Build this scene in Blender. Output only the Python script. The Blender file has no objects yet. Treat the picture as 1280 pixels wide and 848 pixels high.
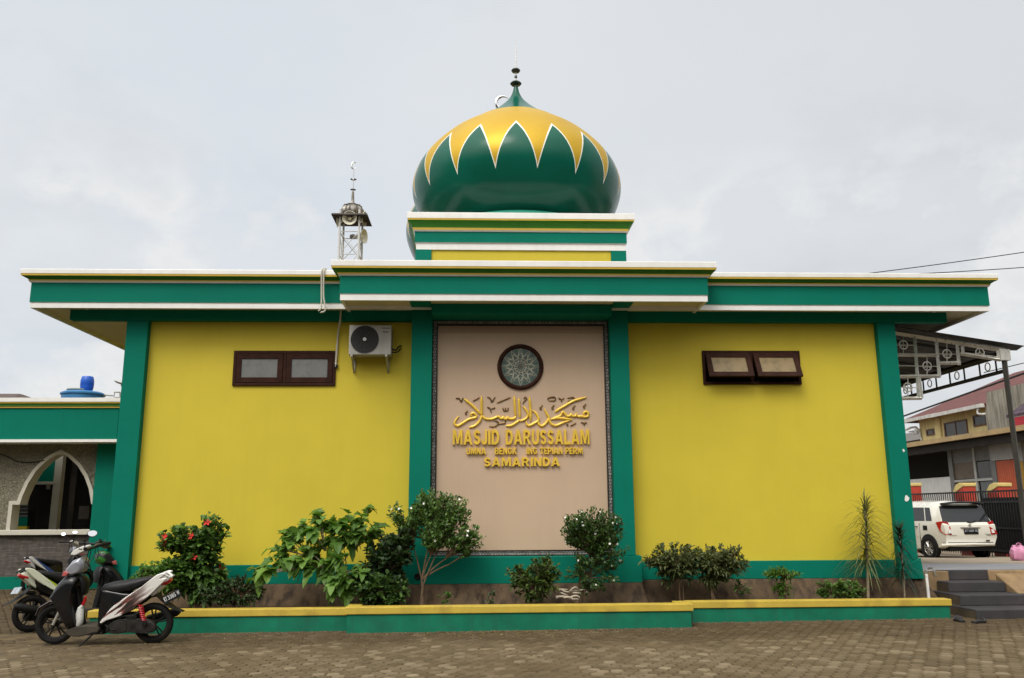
import bpy, math, random
from mathutils import Vector, Matrix
random.seed(7)
PI = math.pi
R = math.radians
S = bpy.context.scene
COL = S.collection
V = Vector

# ------------------------------------------------------------------ camera model (solved from the facade)
FPX, PITCH, YAW, ROLL = 1050.6, .20154, .03935, -.005703
CAM = V((0, -13.8, 1.6))
_f = V((math.sin(YAW)*math.cos(PITCH), math.cos(YAW)*math.cos(PITCH), math.sin(PITCH)))
_r = V((math.cos(YAW), -math.sin(YAW), 0))
_u = _r.cross(_f)
RIGHT = _r*math.cos(ROLL) + _u*math.sin(ROLL)
UP = -_r*math.sin(ROLL) + _u*math.cos(ROLL)
def ray(px, py): return _f + RIGHT*((px-640)/FPX) + UP*((424-py)/FPX)
def P(px, py, Y):            # survey point on the vertical plane y = Y -> (X, Z)
    d = ray(px, py); p = CAM + d*((Y-CAM.y)/d.y); return p.x, p.z
def P3(px, py, Y):
    x, z = P(px, py, Y); return V((x, Y, z))
def PX(px, py, X):           # survey point on the vertical plane x = X -> (Y, Z)
    d = ray(px, py); p = CAM + d*((X-CAM.x)/d.x); return p.y, p.z
def G(px, py, z):
    d = ray(px, py); p = CAM + d*((z-CAM.z)/d.z); return p.x, p.y
def zat(py, Y, px=650): return P(px, py, Y)[1]
def xat(px, Y, py=500): return P(px, py, Y)[0]
def gz(x): return -.02 + .006*max(-12, min(9, x))
def plaza_z(y): return .6 - .0368*max(0, min(14, y-.25))

# ------------------------------------------------------------------ mesh helper
class MB:
    def __init__(s): s.v = []; s.f = []; s.m = []; s.cur = 0
    def add(s, vs, fs):
        o = len(s.v); s.v += [tuple(p) for p in vs]; s.f += [tuple(i+o for i in q) for q in fs]; s.m += [s.cur]*len(fs); return s
    def mat(s, i): s.cur = i; return s
    def box(s, x0, x1, y0, y1, z0, z1):
        return s.add([(x0,y0,z0),(x1,y0,z0),(x1,y1,z0),(x0,y1,z0),(x0,y0,z1),(x1,y0,z1),(x1,y1,z1),(x0,y1,z1)],
              [(0,3,2,1),(4,5,6,7),(0,1,5,4),(1,2,6,5),(2,3,7,6),(3,0,4,7)])
    def hexa(s, bot, top):
        n = len(bot)
        return s.add(list(bot)+list(top), [tuple(range(n-1,-1,-1)), tuple(range(n,2*n))]+[(i,(i+1)%n,n+(i+1)%n,n+i) for i in range(n)])
    def prism(s, poly, a0, a1, axis='y'):
        def mk(p, a): return (p[0],a,p[1]) if axis=='y' else ((a,p[0],p[1]) if axis=='x' else (p[0],p[1],a))
        return s.hexa([mk(p,a0) for p in poly],[mk(p,a1) for p in poly])
    def ring3(s, outer, inner, a0, a1, axis='y'):       # a frame between two polygons with as many points
        def mk(p, a): return (p[0],a,p[1]) if axis=='y' else ((a,p[0],p[1]) if axis=='x' else (p[0],p[1],a))
        n = len(outer); vs = [mk(p,a) for a in (a0,a1) for poly in (outer,inner) for p in poly]; fs = []
        for i in range(n):
            j = (i+1)%n
            fs += [(i,j,n+j,n+i),(2*n+i,3*n+i,3*n+j,2*n+j),(i,2*n+i,2*n+j,j),(n+i,n+j,3*n+j,3*n+i)]
        return s.add(vs, fs)
    def tube(s, path, r, n=8, closed=False, flat=1.0, up=None):
        path = [V(p) for p in path]; L = len(path)
        rs = r if isinstance(r,(list,tuple)) else [r]*L
        vs = []; prev = V(up) if up else None
        for i, p in enumerate(path):
            if closed: t = path[(i+1)%L]-path[i-1]
            else: t = path[min(i+1,L-1)]-path[max(i-1,0)]
            if t.length < 1e-9: t = V((0,0,1))
            t.normalize()
            if prev is None or abs(prev.dot(t)) > .99:
                prev = V((0,0,1)) if abs(t.z) < .9 else V((0,1,0))
            a = (prev - t*prev.dot(t)).normalized(); b = t.cross(a)
            if not up: prev = a
            for k in range(n):
                q = 2*PI*k/n; vs.append(p + a*(math.cos(q)*rs[i]*flat) + b*(math.sin(q)*rs[i]))
        fs = []
        for i in range(L if closed else L-1):
            j = (i+1)%L
            for k in range(n): fs.append((i*n+k, i*n+(k+1)%n, j*n+(k+1)%n, j*n+k))
        if not closed: fs += [tuple(range(n-1,-1,-1)), tuple(range((L-1)*n, L*n))]
        return s.add(vs, fs)
    def cyl(s, p0, p1, r0, r1=None, n=14): return s.tube([p0,p1],[r0, r0 if r1 is None else r1], n)
    def torus(s, c, axis, Rr, r, n=20, m=8):
        c = V(c); ax = V(axis).normalized(); a = ax.orthogonal().normalized(); b = ax.cross(a)
        return s.tube([c+a*(math.cos(2*PI*i/n)*Rr)+b*(math.sin(2*PI*i/n)*Rr) for i in range(n)], r, m, True)
    def disc(s, c, axis, r, t, n=24):
        c = V(c); ax = V(axis).normalized(); return s.cyl(c-ax*t/2, c+ax*t/2, r, r, n)
    def lathe(s, prof, c=(0,0,0), n=32, axis=None, caps=True):
        c = V(c); M = Matrix.Identity(3)
        if axis: M = V((0,0,1)).rotation_difference(V(axis)).to_matrix()
        vs = [c + M@V((r*math.cos(2*PI*k/n), r*math.sin(2*PI*k/n), z)) for r, z in prof for k in range(n)]
        fs = [(i*n+k, i*n+(k+1)%n, (i+1)*n+(k+1)%n, (i+1)*n+k) for i in range(len(prof)-1) for k in range(n)]
        if caps and prof[0][0] > 1e-4: fs.append(tuple(range(n-1,-1,-1)))
        if caps and prof[-1][0] > 1e-4: fs.append(tuple(range((len(prof)-1)*n, len(prof)*n)))
        return s.add(vs, fs)
    def sweep(s, path, sec, n=12, side=(0,1,0), e=2.0):  # superellipse sections (half width along side, half height)
        path = [V(p) for p in path]; L = len(path); sd = V(side).normalized(); vs = []
        for i, p in enumerate(path):
            t = (path[min(i+1,L-1)]-path[max(i-1,0)]).normalized(); a = (sd-t*sd.dot(t)).normalized(); b = t.cross(a)
            w, h = sec[i]
            for k in range(n):
                q = 2*PI*k/n; cx, cz = math.cos(q), math.sin(q)
                vs.append(p + a*(w*math.copysign(abs(cx)**(2/e),cx)) + b*(h*math.copysign(abs(cz)**(2/e),cz)))
        fs = [(i*n+k, i*n+(k+1)%n, (i+1)*n+(k+1)%n, (i+1)*n+k) for i in range(L-1) for k in range(n)]
        fs += [tuple(range(n-1,-1,-1)), tuple(range((L-1)*n, L*n))]
        return s.add(vs, fs)
    def build(s, name, mats, parent=None, smooth=False, bevel=0, sub=0, world=None):
        me = bpy.data.meshes.new(name); me.from_pydata(s.v, [], s.f)
        for m in (mats if isinstance(mats,(list,tuple)) else [mats]): me.materials.append(m)
        me.polygons.foreach_set('material_index', s.m)
        import bmesh
        bm = bmesh.new(); bm.from_mesh(me); bmesh.ops.recalc_face_normals(bm, faces=bm.faces[:]) if not getattr(s,'raw',False) else None
        bm.to_mesh(me); bm.free()
        if smooth: me.polygons.foreach_set('use_smooth', [True]*len(me.polygons))
        o = bpy.data.objects.new(name, me); COL.objects.link(o)
        if bevel:
            b = o.modifiers.new('Bevel','BEVEL'); b.width = bevel; b.segments = 2; b.limit_method = 'ANGLE'; b.angle_limit = R(35)
        if sub:
            b = o.modifiers.new('Subdivision','SUBSURF'); b.levels = sub; b.render_levels = sub
        if smooth and not sub:
            try: me.set_sharp_from_angle(angle=R(40))
            except Exception: pass
        if parent:
            o.parent = parent
            if world: o.matrix_parent_inverse = parent.matrix_basis.inverted()
        return o

def tag(o, label=None, cat=None, group=None, kind=None):
    if label: o['label'] = label
    if cat: o['category'] = cat
    if group: o['group'] = group
    if kind: o['kind'] = kind
    return o
def thing(name, label, cat, loc=(0,0,0), rz=0, group=None, rot=None):
    o = bpy.data.objects.new(name, None); COL.objects.link(o); o.location = loc; o.rotation_euler = rot or (0,0,rz)
    o.empty_display_size = .2
    return tag(o, label, cat, group)
class Loc:   # builds parts given in world coordinates under a thing that sits elsewhere
    def __init__(s, root): s.inv = root.matrix_basis.inverted(); s.root = root
    def __call__(s, mb, name, mats, parent=None, **k):
        mb.v = [tuple(s.inv @ V(p)) for p in mb.v]; return mb.build(name, mats, parent or s.root, **k)
def kids(o): return [c for c in o.children]
def copy_tree(o, parent=None):
    c = o.copy(); COL.objects.link(c); c.parent = parent
    for ch in kids(o): copy_tree(ch, c)
    return c

# ------------------------------------------------------------------ materials
def node(nt, t, **kw):
    n = nt.nodes.new(t)
    for k, v in kw.items():
        if k in n.inputs.keys(): n.inputs[k].default_value = v
        else: setattr(n, k, v)
    return n
def mth(nt, op, a, b=None, c=None):
    n = nt.nodes.new('ShaderNodeMath'); n.operation = op
    for i, x in enumerate((a,b,c)):
        if x is None: continue
        if isinstance(x,(int,float)): n.inputs[i].default_value = x
        else: nt.links.new(x, n.inputs[i])
    return n.outputs[0]
def mixc(nt, fac, a, b, mode='MIX'):
    n = nt.nodes.new('ShaderNodeMix'); n.data_type = 'RGBA'; n.blend_type = mode
    for i, x in ((0,fac),(6,a),(7,b)):
        if isinstance(x,(int,float)): n.inputs[i].default_value = x
        elif isinstance(x,(tuple,list)): n.inputs[i].default_value = tuple(x)+(1,) if len(x)==3 else x
        else: nt.links.new(x, n.inputs[i])
    return n.outputs[2]
def ramp(nt, x, stops):
    n = nt.nodes.new('ShaderNodeValToRGB'); e = n.color_ramp.elements
    while len(e) < len(stops): e.new(.5)
    for q, (p, c) in zip(e, stops): q.position = p; q.color = (c,c,c,1) if isinstance(c,(int,float)) else tuple(c)+(1,)
    nt.links.new(x, n.inputs[0]); return n.outputs[0]
def noise(nt, scale, detail=4, rough=.55, vec=None, stretch=None, coord='Object'):
    if vec is None:
        tc = nt.nodes.new('ShaderNodeTexCoord'); vec = tc.outputs[coord]
    if stretch:
        mp = nt.nodes.new('ShaderNodeMapping'); mp.inputs['Scale'].default_value = stretch; nt.links.new(vec, mp.inputs[0]); vec = mp.outputs[0]
    n = node(nt,'ShaderNodeTexNoise', Scale=scale, Detail=detail, Roughness=rough); nt.links.new(vec, n.inputs['Vector']); return n.outputs[0]
MATS = {}
def new_mat(name):
    m = bpy.data.materials.new(name); m.use_nodes = True; nt = m.node_tree; b = nt.nodes['Principled BSDF']; return m, nt, b
def mat(name, col, rough=.6, metal=0, var=.12, vscale=3.0, bump=.0, bscale=60, dirt=0, dirtcol=(.06,.045,.03), streak=0, spec=.4, coat=0, dscale=1.3):
    if name in MATS: return MATS[name]
    m, nt, b = new_mat(name); b.inputs['Roughness'].default_value = rough; b.inputs['Metallic'].default_value = metal
    b.inputs['Specular IOR Level'].default_value = spec; b.inputs['Coat Weight'].default_value = coat; b.inputs['Coat Roughness'].default_value = .08
    c = col
    if var:
        nz = noise(nt, vscale, 5, .6); k = ramp(nt, nz, [(.3, 1-var), (.7, 1+var)])
        c = mixc(nt, 1.0, col, k, 'MULTIPLY')
    if dirt:
        d = ramp(nt, noise(nt, dscale, 8, .68), [(.52,0),(.75,1)]); c = mixc(nt, mth(nt,'MULTIPLY',d,dirt), c, dirtcol)
    if streak:
        d = ramp(nt, noise(nt, 2.2, 6, .62, stretch=(3.2,3.2,.28)), [(.47,0),(.66,1)]); c = mixc(nt, mth(nt,'MULTIPLY',d,streak), c, dirtcol)
    if not isinstance(c, tuple): nt.links.new(c, b.inputs['Base Color'])
    else: b.inputs['Base Color'].default_value = c+(1,)
    if var:
        nt.links.new(ramp(nt, noise(nt, vscale*2.3, 4), [(.3, max(0,rough-.08)),(.7, min(1,rough+.08))]), b.inputs['Roughness'])
    if bump:
        bp = node(nt,'ShaderNodeBump', Strength=bump, Distance=.01); nt.links.new(noise(nt, bscale, 4, .6), bp.inputs['Height']); nt.links.new(bp.outputs[0], b.inputs['Normal'])
    MATS[name] = m; return m
def leaf_mat(name, dark, mid, light, trans=.3, rough=.45):
    m, nt, b = new_mat(name)
    g = nt.nodes.new('ShaderNodeNewGeometry'); rnd = g.outputs['Random Per Island']
    c = ramp(nt, rnd, [(0,dark),(.55,mid),(1,light)])
    c = mixc(nt, .5, c, ramp(nt, noise(nt, 2.6, 3), [(.3,.65),(.7,1.3)]), 'MULTIPLY')
    nt.links.new(c, b.inputs['Base Color']); b.inputs['Roughness'].default_value = rough; b.inputs['Specular IOR Level'].default_value = .35
    t = nt.nodes.new('ShaderNodeBsdfTranslucent'); nt.links.new(mixc(nt,1,c,(1.1,1.2,.6),'MULTIPLY'), t.inputs[0])
    mx = nt.nodes.new('ShaderNodeMixShader'); mx.inputs[0].default_value = trans
    nt.links.new(b.outputs[0], mx.inputs[1]); nt.links.new(t.outputs[0], mx.inputs[2]); nt.links.new(mx.outputs[0], nt.nodes['Material Output'].inputs[0])
    return m

YELLOW = mat('yellow_wall_paint', (.588,.472,.044), .6, spec=.2, var=.05, vscale=.8, bump=.06, bscale=18, streak=.03, dirtcol=(.25,.19,.03))
TEAL = mat('teal_wall_paint', (.003,.165,.112), .6, spec=.07, var=.07, vscale=1.1, bump=.05, bscale=20, streak=.05, dirtcol=(.01,.08,.05))
TEALP = mat('teal_planter_paint', (.006,.15,.085), .65, spec=.2, var=.22, vscale=2.2, bump=.2, bscale=25, dirt=.5, dirtcol=(.02,.09,.06), streak=.35)
YCAP = mat('yellow_cap_paint', (.50,.36,.05), .6, var=.12, vscale=3, bump=.15, bscale=25, dirt=.55, dirtcol=(.2,.11,.03), dscale=2.6)
WHITE = mat('white_trim_paint', (.80,.79,.76), .5, var=.05, vscale=1.3, streak=.1, dirtcol=(.42,.40,.36))
SOFFIT = mat('soffit_cream_paint', (.62,.56,.36), .7, var=.06)
GOLDLINE = mat('gold_line_paint', (.62,.42,.06), .5, var=.06)
LIME = mat('grass_green_paint', (.035,.20,.012), .5, var=.08)
CONC = mat('stained_concrete', (.105,.068,.038), .9, var=.35, vscale=2, bump=.5, bscale=16, dirt=.75, dirtcol=(.028,.018,.011), streak=.95)
TANCONC = mat('tan_plaster_wall', (.26,.175,.09), .9, var=.25, vscale=1.6, bump=.5, bscale=14, dirt=.7, dirtcol=(.16,.095,.045), streak=.5)
WOOD = mat('dark_brown_window_wood', (.034,.012,.007), .6, spec=.12, var=.35, vscale=6, bump=.1, bscale=40)
BLACK = mat('black_plastic', (.008,.008,.009), .45, spec=.25, var=.2, vscale=6)
DULL = mat('dull_black_metal', (.010,.010,.010), .55, metal=.2, var=.3, vscale=9, spec=.25, dirt=.3, dirtcol=(.05,.038,.026), dscale=6)
RUBBER = mat('tyre_rubber', (.010,.0095,.009), .85, var=.3, vscale=8, spec=.2, dirt=.45, dirtcol=(.05,.038,.024), dscale=5)
DARKIN = mat('dark_interior', (.012,.011,.010), .9, var=0)
STEEL = mat('brushed_steel', (.45,.44,.42), .35, metal=.9, var=.15, vscale=8)
CHROME = mat('chrome', (.75,.75,.75), .08, metal=1, var=0)
ALU = mat('dull_galvanised_steel', (.42,.40,.36), .5, metal=.5, var=.2, vscale=6, dirt=.4, dirtcol=(.16,.12,.08), dscale=4)
SOIL = mat('garden_soil', (.045,.028,.016), .95, var=.4, vscale=9, bump=.9, bscale=30)
BARK = mat('bark', (.13,.085,.05), .85, var=.3, vscale=20, bump=.5, bscale=60)
PALEBARK = mat('pale_bark', (.30,.24,.16), .85, var=.3, vscale=20, bump=.4, bscale=60)
GOLD = None
# ------------------------------------------------------------------ special materials
def dome_mat():
    m, nt, b = new_mat('dome_green_and_gold')
    tc = nt.nodes.new('ShaderNodeTexCoord'); sp = nt.nodes.new('ShaderNodeSeparateXYZ'); nt.links.new(tc.outputs['Object'], sp.inputs[0])
    ang = mth(nt,'ARCTAN2', sp.outputs[0], mth(nt,'MULTIPLY',sp.outputs[1],-1))   # 0 straight ahead of the facade
    t = mth(nt,'FRACT', mth(nt,'ADD', mth(nt,'MULTIPLY', ang, 17/(2*PI)), .5))
    t = mth(nt,'MULTIPLY', mth(nt,'ABSOLUTE', mth(nt,'SUBTRACT', t, .5)), 2)      # 0 at a green peak, 1 at a gold tip
    gz_ = mth(nt,'ADD', mth(nt,'MULTIPLY', mth(nt,'POWER', t, 1.0), .58), mth(nt,'MULTIPLY', mth(nt,'POWER', t, 2.6), .42))
    h = mth(nt,'SUBTRACT', 8.87, mth(nt,'MULTIPLY', gz_, 1.0))                    # boundary height (dome coordinates)
    dz = mth(nt,'SUBTRACT', sp.outputs[2], h)
    gold = mth(nt,'MULTIPLY', mth(nt,'GREATER_THAN', dz, 0), mth(nt,'LESS_THAN', sp.outputs[2], 9.69))
    line = mth(nt,'LESS_THAN', mth(nt,'ABSOLUTE', dz), .034)
    cg = mixc(nt, ramp(nt, noise(nt, 1.5, 4), [(.3,0),(.7,1)]), (.52,.32,.018), (.57,.365,.03))
    cgr = mixc(nt, ramp(nt, noise(nt, .9, 5), [(.3,0),(.7,1)]), (.002,.080,.050), (.003,.105,.068))
    c = mixc(nt, gold, cgr, cg); c = mixc(nt, line, c, (.8,.79,.72)); nt.links.new(c, b.inputs['Base Color'])
    nt.links.new(mth(nt,'MULTIPLY', gold, mth(nt,'SUBTRACT', .30, mth(nt,'MULTIPLY', line, .30))), b.inputs['Metallic'])
    nt.links.new(mth(nt,'ADD', .22, mth(nt,'MULTIPLY', gold, .22)), b.inputs['Roughness'])
    b.inputs['Specular IOR Level'].default_value = .22
    bp = node(nt,'ShaderNodeBump', Strength=.06, Distance=.05); nt.links.new(noise(nt, 3.0, 3), bp.inputs['Height']); nt.links.new(bp.outputs[0], b.inputs['Normal'])
    return m
DOME = dome_mat()
GOLD = mat('gold_letters', (.80,.53,.06), .34, metal=.15, var=.12, vscale=6)

def paver_mat():
    m, nt, b = new_mat('hexagonal_pavers')
    g = nt.nodes.new('ShaderNodeNewGeometry'); rnd = g.outputs['Random Per Island']
    tc = nt.nodes.new('ShaderNodeTexCoord'); v = tc.outputs['Object']
    c = ramp(nt, rnd, [(0,(.097,.071,.038)),(.5,(.128,.096,.055)),(.85,(.158,.121,.073)),(1,(.23,.182,.115))])
    c = mixc(nt, .7, c, ramp(nt, noise(nt, 9, 6, .7, v), [(.25,.7),(.75,1.3)]), 'MULTIPLY')
    mud = ramp(nt, noise(nt, .42, 7, .62, v), [(.42,0),(.62,1)])
    c = mixc(nt, mth(nt,'MULTIPLY', mud, .5), c, (.095,.064,.029))
    dk = ramp(nt, noise(nt, .8, 8, .7, v), [(.55,0),(.72,1)])
    c = mixc(nt, mth(nt,'MULTIPLY', dk, .5), c, (.038,.028,.016))
    # damp earth trodden into the stones along the foot of the planter
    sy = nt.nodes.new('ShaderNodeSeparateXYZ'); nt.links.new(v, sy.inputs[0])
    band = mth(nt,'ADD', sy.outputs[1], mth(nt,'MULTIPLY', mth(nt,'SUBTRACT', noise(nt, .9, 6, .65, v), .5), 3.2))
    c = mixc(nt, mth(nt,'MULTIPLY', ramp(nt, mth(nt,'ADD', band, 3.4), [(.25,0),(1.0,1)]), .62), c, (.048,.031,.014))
    nt.links.new(c, b.inputs['Base Color']); b.inputs['Roughness'].default_value = .9; b.inputs['Specular IOR Level'].default_value = .25
    bp = node(nt,'ShaderNodeBump', Strength=.5, Distance=.012); nt.links.new(noise(nt, 34, 6, .7, v), bp.inputs['Height']); nt.links.new(bp.outputs[0], b.inputs['Normal'])
    return m
PAVER = paver_mat()
DIRT = mat('joint_dirt', (.035,.023,.011), .95, var=.35, vscale=2.5, bump=.7, bscale=30)

def brick_mat(name, c1, c2, mortar, bw, bh, msize=.01, offset=.5, rough=.85, bump=.6, axis='xz', sq=1.0, var=.3):
    m, nt, b = new_mat(name); tc = nt.nodes.new('ShaderNodeTexCoord'); sp = nt.nodes.new('ShaderNodeSeparateXYZ'); nt.links.new(tc.outputs['Object'], sp.inputs[0])
    cb = nt.nodes.new('ShaderNodeCombineXYZ'); ix = {'x':0,'y':1,'z':2}
    nt.links.new(sp.outputs[ix[axis[0]]], cb.inputs[0]); nt.links.new(sp.outputs[ix[axis[1]]], cb.inputs[1])
    br = nt.nodes.new('ShaderNodeTexBrick'); br.offset = offset; br.squash = sq
    br.inputs['Scale'].default_value = 1; br.inputs['Brick Width'].default_value = bw; br.inputs['Row Height'].default_value = bh
    br.inputs['Mortar Size'].default_value = msize; br.inputs['Mortar Smooth'].default_value = .3
    br.inputs['Color1'].default_value = c1+(1,); br.inputs['Color2'].default_value = c2+(1,); br.inputs['Mortar'].default_value = mortar+(1,)
    nt.links.new(cb.outputs[0], br.inputs['Vector'])
    c = mixc(nt, .8, br.outputs[0], ramp(nt, noise(nt, 7, 6, .65), [(.3,1-var),(.7,1+var)]), 'MULTIPLY')
    nt.links.new(c, b.inputs['Base Color']); b.inputs['Roughness'].default_value = rough
    bp = node(nt,'ShaderNodeBump', Strength=bump, Distance=.02); hh = mth(nt,'ADD', mth(nt,'MULTIPLY', br.outputs[1], -1), mth(nt,'MULTIPLY', noise(nt, 20, 5), .6))
    nt.links.new(hh, bp.inputs['Height']); nt.links.new(bp.outputs[0], b.inputs['Normal'])
    return m

# ------------------------------------------------------------------ camera, sky, sun
cd = bpy.data.cameras.new('camera'); cam = bpy.data.objects.new('camera', cd); COL.objects.link(cam); S.camera = cam
cd.sensor_width = 36; cd.lens = FPX/1280*36; cd.clip_end = 3000; cd.clip_start = .1
cam.matrix_world = Matrix(((RIGHT.x,UP.x,-_f.x,CAM.x),(RIGHT.y,UP.y,-_f.y,CAM.y),(RIGHT.z,UP.z,-_f.z,CAM.z),(0,0,0,1)))
SUN_EL, SUN_AZ = R(52), R(207)          # azimuth clockwise from +Y: over the photographer's left shoulder, behind thin cloud
sd = V((math.sin(SUN_AZ)*math.cos(SUN_EL), math.cos(SUN_AZ)*math.cos(SUN_EL), math.sin(SUN_EL)))
sl = bpy.data.lights.new('sun','SUN'); sl.energy = 1.5; sl.angle = R(24); sl.color = (1,.955,.88)
so = bpy.data.objects.new('sun', sl); COL.objects.link(so); so.rotation_euler = (-sd).to_track_quat('-Z','Y').to_euler()
w = bpy.data.worlds.new('World'); S.world = w; w.use_nodes = True; nt = w.node_tree; bg = nt.nodes['Background']
sky = nt.nodes.new('ShaderNodeTexSky'); sky.sky_type = 'NISHITA'; sky.sun_disc = False; sky.sun_elevation = SUN_EL; sky.sun_rotation = SUN_AZ; sky.air_density = 1.2; sky.dust_density = 3
STR = .1
def k(c): return tuple(x/STR for x in c)
tc = nt.nodes.new('ShaderNodeTexCoord'); d = tc.outputs['Generated']
sp = nt.nodes.new('ShaderNodeSeparateXYZ'); nt.links.new(d, sp.inputs[0])
# flatten the cloud deck: sample the noise on a plane overhead
zz = mth(nt,'ADD', mth(nt,'MAXIMUM', sp.outputs[2], 0), .28)
cb = nt.nodes.new('ShaderNodeCombineXYZ'); nt.links.new(mth(nt,'DIVIDE', sp.outputs[0], zz), cb.inputs[0]); nt.links.new(mth(nt,'DIVIDE', sp.outputs[1], zz), cb.inputs[1])
n1 = noise(nt, .75, 6, .5, cb.outputs[0]); n2 = noise(nt, 1.9, 8, .55, cb.outputs[0])
base = mixc(nt, ramp(nt, n1, [(.36,0),(.62,1)]), k((.735,.785,.84)), k((.84,.86,.88)))
side = ramp(nt, sp.outputs[0], [(.0,0),(.55,1)])
base = mixc(nt, mth(nt,'MULTIPLY', side, .75), base, k((.735,.748,.765)))
base = mixc(nt, mth(nt,'MULTIPLY', ramp(nt, n2, [(.52,0),(.72,1)]), .35), base, k((.56,.59,.64)))
# heaped cloud low over the roofs
hm = ramp(nt, sp.outputs[2], [(.33,1),(.41,0)])
n3 = noise(nt, 4.6, 11, .57, d, stretch=(1,1,1.35))
puff = ramp(nt, n3, [(.47,0),(.55,1)])
pc = mixc(nt, ramp(nt, n3, [(.55,0),(.72,1)]), k((.90,.90,.895)), k((.72,.735,.755)))
base = mixc(nt, mth(nt,'MULTIPLY', mth(nt,'MULTIPLY', puff, hm), .85), base, pc)
nt_mix = mixc(nt, .10, base, sky.outputs[0])
# the veiled sun brightens the cloud around it
sv = nt.nodes.new('ShaderNodeVectorMath'); sv.operation = 'DOT_PRODUCT'; nt.links.new(d, sv.inputs[0]); sv.inputs[1].default_value = sd
gl = mth(nt,'POWER', mth(nt,'MAXIMUM', mth(nt,'MULTIPLY', mth(nt,'SUBTRACT', sv.outputs['Value'], .2), 1/.8), 0), 2.6)
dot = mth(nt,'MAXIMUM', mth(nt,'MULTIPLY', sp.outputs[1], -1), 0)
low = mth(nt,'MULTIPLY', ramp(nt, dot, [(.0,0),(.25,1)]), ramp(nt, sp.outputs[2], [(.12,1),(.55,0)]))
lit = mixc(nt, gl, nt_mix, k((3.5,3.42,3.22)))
fin = mixc(nt, low, lit, k((.06,.065,.065)))     # unseen low southern sky darkened, in place of trees, to shade the eaves
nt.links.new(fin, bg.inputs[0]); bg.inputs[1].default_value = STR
S.view_settings.view_transform = 'Standard'; S.view_settings.look = 'None'; S.view_settings.exposure = 0; S.view_settings.gamma = 1
S.cycles.use_denoising = True; S.cycles.max_bounces = 6; S.cycles.transparent_max_bounces = 6

# ------------------------------------------------------------------ ground, paving, plaza
g = MB(); n = 24
xs = [-600,-120,-40,-24,-18,-15,-12,-9,-6,-3,0,3,6,7.2]; ys = [-300,-60,-20,-14,-8,-4,-2,0,3,6,9,14,40,200,900]
def sheet(xs, ys, zf):
    m = MB(); m.add([(x,y,zf(x,y)) for y in ys for x in xs], [(j*len(xs)+i, j*len(xs)+i+1, (j+1)*len(xs)+i+1, (j+1)*len(xs)+i) for j in range(len(ys)-1) for i in range(len(xs)-1)]); return m
def zfar(x, y):
    return gz(x) - .03
tag(sheet(xs, ys, zfar).build('ground', DIRT), kind='structure')
g2 = sheet([7.2,20,60,600], [-300,-60,-8,.2], lambda x,y: gz(x)-.03); tag(g2.build('ground', DIRT), kind='structure')
pv = MB(); pv.raw = True
s_ = .086; hx, hy = s_*math.sqrt(3), s_*1.5
ang = [PI/6+i*PI/3 for i in range(6)]
for j in range(-70, 96):
    for i in range(-112, 72):
        x = hx*(i+.5*(j&1)); y = -1.0+hy*j
        if y < -9.5 or y > 9 or x > 11 or x < -16: continue
        if y > -1.15 and x > -5.9 and x < 7.05: continue
        if y > -.1 and x > -6: continue
        if y > 1 and x > -6.2: continue
        if abs(x) > 2.5 + (y+13.8)*.72: continue
        z = gz(x) + random.uniform(-.004,.004); tx, ty = random.uniform(-.012,.012), random.uniform(-.012,.012)
        o = len(pv.v)
        for rr, zo in ((s_-.006, -.035),(s_-.010, -.010),(s_-.017, 0)):
            for a in ang:
                dx, dy = rr*math.cos(a), rr*math.sin(a); pv.v.append((x+dx, y+dy, z+zo+dx*tx+dy*ty))
        fs = [tuple(range(o+12, o+18))]
        for L in (0,6):
            fs += [(o+L+q, o+L+(q+1)%6, o+L+6+(q+1)%6, o+L+6+q) for q in range(6)]
        pv.f += fs; pv.m += [0]*len(fs)
tag(pv.build('pavement', PAVER), kind='structure')
# raised plaza and the street beyond it on the right
ROADM = mat('worn_concrete_road', (.27,.22,.16), .9, var=.2, vscale=1.1, bump=.3, bscale=20, dirt=.5, dirtcol=(.15,.11,.07))
TILE = mat('grey_plaza_tile', (.27,.27,.29), .55, var=.08, vscale=2, bump=.1, bscale=15, dirt=.25, dirtcol=(.2,.16,.11))
tag(sheet([6.97,9,12,18,40,200], [.25,3,8,14.25,60,400], lambda x,y: plaza_z(y)).build('road', ROADM), kind='structure')
a = MB(); a.add([(7.06,.255,.604),(16,.255,.604),(16,1.9,plaza_z(1.9)+.004),(7.06,4.9,plaza_z(4.9)+.004)], [(0,1,2,3)])
tag(a.build('plaza_floor', TILE), kind='structure')

# earth washed over the pavers: a thin uneven skin that fills the joints and buries some stones
from mathutils import noise as mn_
MUD = mat('washed_earth', (.100,.069,.033), .95, var=.4, vscale=4, bump=1.0, bscale=40, dirt=.85, dirtcol=(.036,.024,.011), dscale=.55)
ms = MB(); ms.raw = True; nx, ny = 250, 96
for j in range(ny+1):
    for i in range(nx+1):
        x = -9+17*i/nx; y = -7.4+6.2*j/ny
        h = mn_.fractal(V((x*.33,y*.5,3.1)),1,2,3)*.010+mn_.fractal(V((x*2.2,y*2.2,1)),1,2,4)*.005+mn_.noise(V((x*11,y*11,0)))*.002
        edge = .010*math.exp(-max(0,-1.3-y)/.30)+.007*math.exp(-((x+6)/3.2)**2) - .0088 - .004*min(1,max(0,(x-0)/4))
        ms.v.append((x,y,gz(x)+max(-.012,h+edge)))
ms.f = [(j*(nx+1)+i, j*(nx+1)+i+1, (j+1)*(nx+1)+i+1, (j+1)*(nx+1)+i) for j in range(ny) for i in range(nx)]; ms.m = [0]*len(ms.f)
tag(ms.build('earth_film', MUD, smooth=True), kind='stuff')
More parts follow.
